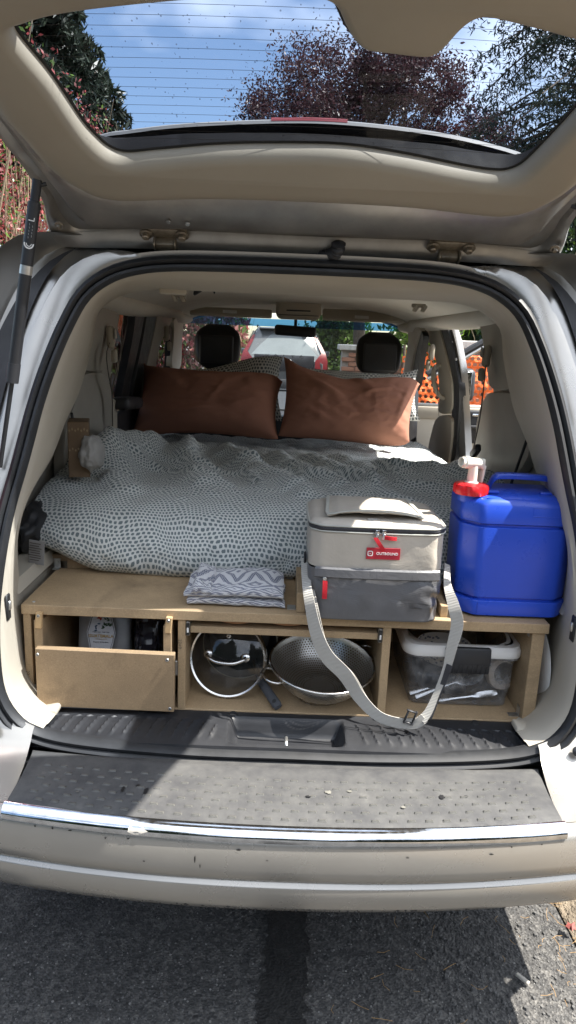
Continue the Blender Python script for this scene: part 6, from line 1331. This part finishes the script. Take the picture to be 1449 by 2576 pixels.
# ---- parked cars
def carpaint(name, c): return M(name, c, .25, .1, .03, 3, Coat_Weight=.6)
def suv(name, label, paint, loc, yaw, Lc, Wc, Hc, letters=None):
    """rear of the car faces -Y; sections lofted from rear to front"""
    t = thing(name, label, 'car', loc); Rz = Matrix.Rotation(yaw, 4, 'Z'); base = Matrix.Translation(loc) @ Rz
    def tf(b): b.v = [T3(base @ Vector(p)) for p in b.v]; return b
    hw = Wc / 2
    def sec(y, zt, wt, zb, wb, belt): return [(-wb, y, zb), (-wb * 1.0, y, lerp(zb, belt, .5)), (-wb * .985, y, belt), (-wt * 1.02, y, lerp(belt, zt, .85)), (-wt * .9, y, zt), (0, y, zt + .02), (wt * .9, y, zt), (wt * 1.02, y, lerp(belt, zt, .85)), (wb * .985, y, belt), (wb, y, lerp(zb, belt, .5)), (wb, y, zb), (0, y, zb - .0)]
    be = .62 * Hc
    S = [sec(.0, be * .95, hw * .80, .42, hw * .90, be * .90), sec(.06, be * 1.02, hw * .86, .36, hw * .97, be * .94), sec(.10, be * 1.08, hw * .86, .34, hw, be), sec(.42, Hc * .96, hw * .70, .32, hw, be), sec(.62, Hc, hw * .72, .32, hw, be), sec(1.8, Hc, hw * .74, .30, hw, be), sec(2.6, Hc * .98, hw * .73, .30, hw, be), sec(3.35, be * 1.03, hw * .80, .30, hw, be * .96), sec(4.3, be * .92, hw * .82, .32, hw * .96, be * .86), sec(Lc, .66 * be, hw * .7, .36, hw * .84, be * .62)]
    b = MB(); b.loft(S, True, True, True); part('body', tf(b), paint, t, 35)
    gl = M(name + '_glass', (.16, .18, .19), .06, 0, .1, 2)
    b = MB(); n = 9
    def onrear(x, k): y = lerp(.085, .425, k) - .012; z = lerp(be * 1.08, Hc * .955, k); w = lerp(hw * .86, hw * .68, k); return (x * w, y + .05 * x * x - .012, z)
    b.loft([[onrear(x, k) for x in np.linspace(-.99, .99, n)] for k in np.linspace(-.05, 1.0, 6)], False); part('rear_window', tf(b), gl, t, 60)
    for s in (-1, 1):
        b = MB(); b.loft([[(s * (wb_ + .008), y, z) for wb_, y, z in row] for row in ([(hw * .985, .55, be + .03), (hw * .985, 2.95, be + .03)], [(hw * .77, .72, Hc * .955), (hw * .77, 2.55, Hc * .95)])], False); part('side_windows', tf(b), gl, t, 0)
        b = MB()
        if letters: b.loft([[(s * hw * q, y, z) for q, y, z in r] for r in ([(.68, .37, Hc * .90), (.75, .40, Hc * .90)], [(.86, .10, be * 1.12), (.96, .13, be * 1.12)], [(.72, -.02, be * .97), (1.01, .04, be * .97)], [(.72, -.03, be * .78), (1.01, .03, be * .78)])], False)
        else: b.box((s * hw * .84, .02, be * .95), (.18, .08, .2), None, .02)
        part('tail_light', tf(b), MT['darkred'], t, 40)
        for y in (.95, Lc - .95):
            b = MB(); b.lathe([(.2, -.11), (.33, -.11), (.36, -.06), (.36, .06), (.33, .11), (.2, .11)], (s * (hw - .10), y, .36), (1, 0, 0), 24); w_ = part('wheel', tf(b), MT['rubber'], t); b = MB(); b.lathe([(0, .10), (.22, .09)], (s * (hw - .10), y, .36), (s, 0, 0), 16); part('rim', tf(b), MT['zinc'], w_)
        b = MB(); b.tube([(s * hw * .66, .62, Hc + .035), (s * hw * .68, 2.5, Hc + .03)], .018, 6); b.box((s * hw * .67, .70, Hc + .015), (.03, .05, .05)); b.box((s * hw * .67, 2.4, Hc + .01), (.03, .05, .05)); part('roof_rail', tf(b), MT['chrome'], t)
        b = MB(); b.box((s * (hw + .10), 3.0, be + .07), (.20, .10, .14), None, .03, 2); part('wing_mirror', tf(b), paint, t)
    b = MB(); b.box((0, -.005, .50), (Wc * .86, .10, .24), None, .03, 2); part('rear_bumper', tf(b), MT['darkpl'], t)
    if letters:
        b = MB(); b.box((0, .0, be * .90), (Wc * .70, .04, .36), None, .02, 2); part('tailgate_panel', tf(b), M('gloss_black', (.03, .03, .035), .2, 0, .1), t)
        for k, ch in enumerate(letters):
            p = base @ Vector((-.38 + .19 * k, -.025, be * 1.035)); text('lettering', ch, .10, p, base.to_3x3() @ Vector((1, 0, 0)), base.to_3x3() @ Vector((0, -1, 0)), MT['chrome'], t, .006, 1, 'CENTER', .002)
        b = MB(); pts = [(.12 + .05 * math.cos(a), -.025, be * .93 + .05 * math.sin(a)) for a in np.linspace(0, 6.283, 25)]; b.tube(pts, .008, 6, False); part('camera_ring', tf(b), MT['chrome'], t)
        b = MB(); b.tube([(0, .42, Hc * .90), (.28, .26, Hc * .80)], .012, 6); part('rear_wiper', tf(b), MT['rubber'], t)
        b = MB(); b.box((0, .40, Hc * .985), (Wc * .62, .22, .03), None, .01); part('roof_spoiler', tf(b), paint, t)
    return t
q = PY(715, 900, 15.0); suv('parked_car', 'dark grey car with tall red tail lights ahead, seen through the windscreen', carpaint('dark_grey_paint', (.10, .105, .11)), (float(q[0]), 15.0, 0), R_(0), 4.8, 1.92, 1.74, 'VOLVO')
# trees across the road behind the viewer: mirrored in paint and chrome, seen as one dark mass
rg_ = np.random.RandomState(77); n_ = 26000; an = rg_.uniform(R_(195), R_(345), n_); rr_ = rg_.uniform(15, 20, n_); hh = rg_.uniform(0, 1, n_) ** .8 * (6.5 + 2.8 * np.sin(an * 9) + 1.5 * np.sin(an * 23))
wd = leaves('woodland', np.stack([rr_ * np.cos(an), rr_ * np.sin(an) - 1, hh], 1), .42, MT['darkgreen'], None, 1.3, 78); wd['kind'] = 'stuff'; wd['label'] = 'dark trees across the road, mirrored in the chrome'
suv('white_car', 'white car parked far ahead on the left, beyond the left headrest', carpaint('white_paint', (.78, .79, .80)), (-5.35, 33, 0), R_(12), 4.6, 1.85, 1.55)
suv('grey_car', 'dark car parked beyond the tinted left side window', carpaint('grey_paint', (.10, .12, .15)), (-4.6, 5.2, 0), R_(180), 4.4, 1.8, 1.5)
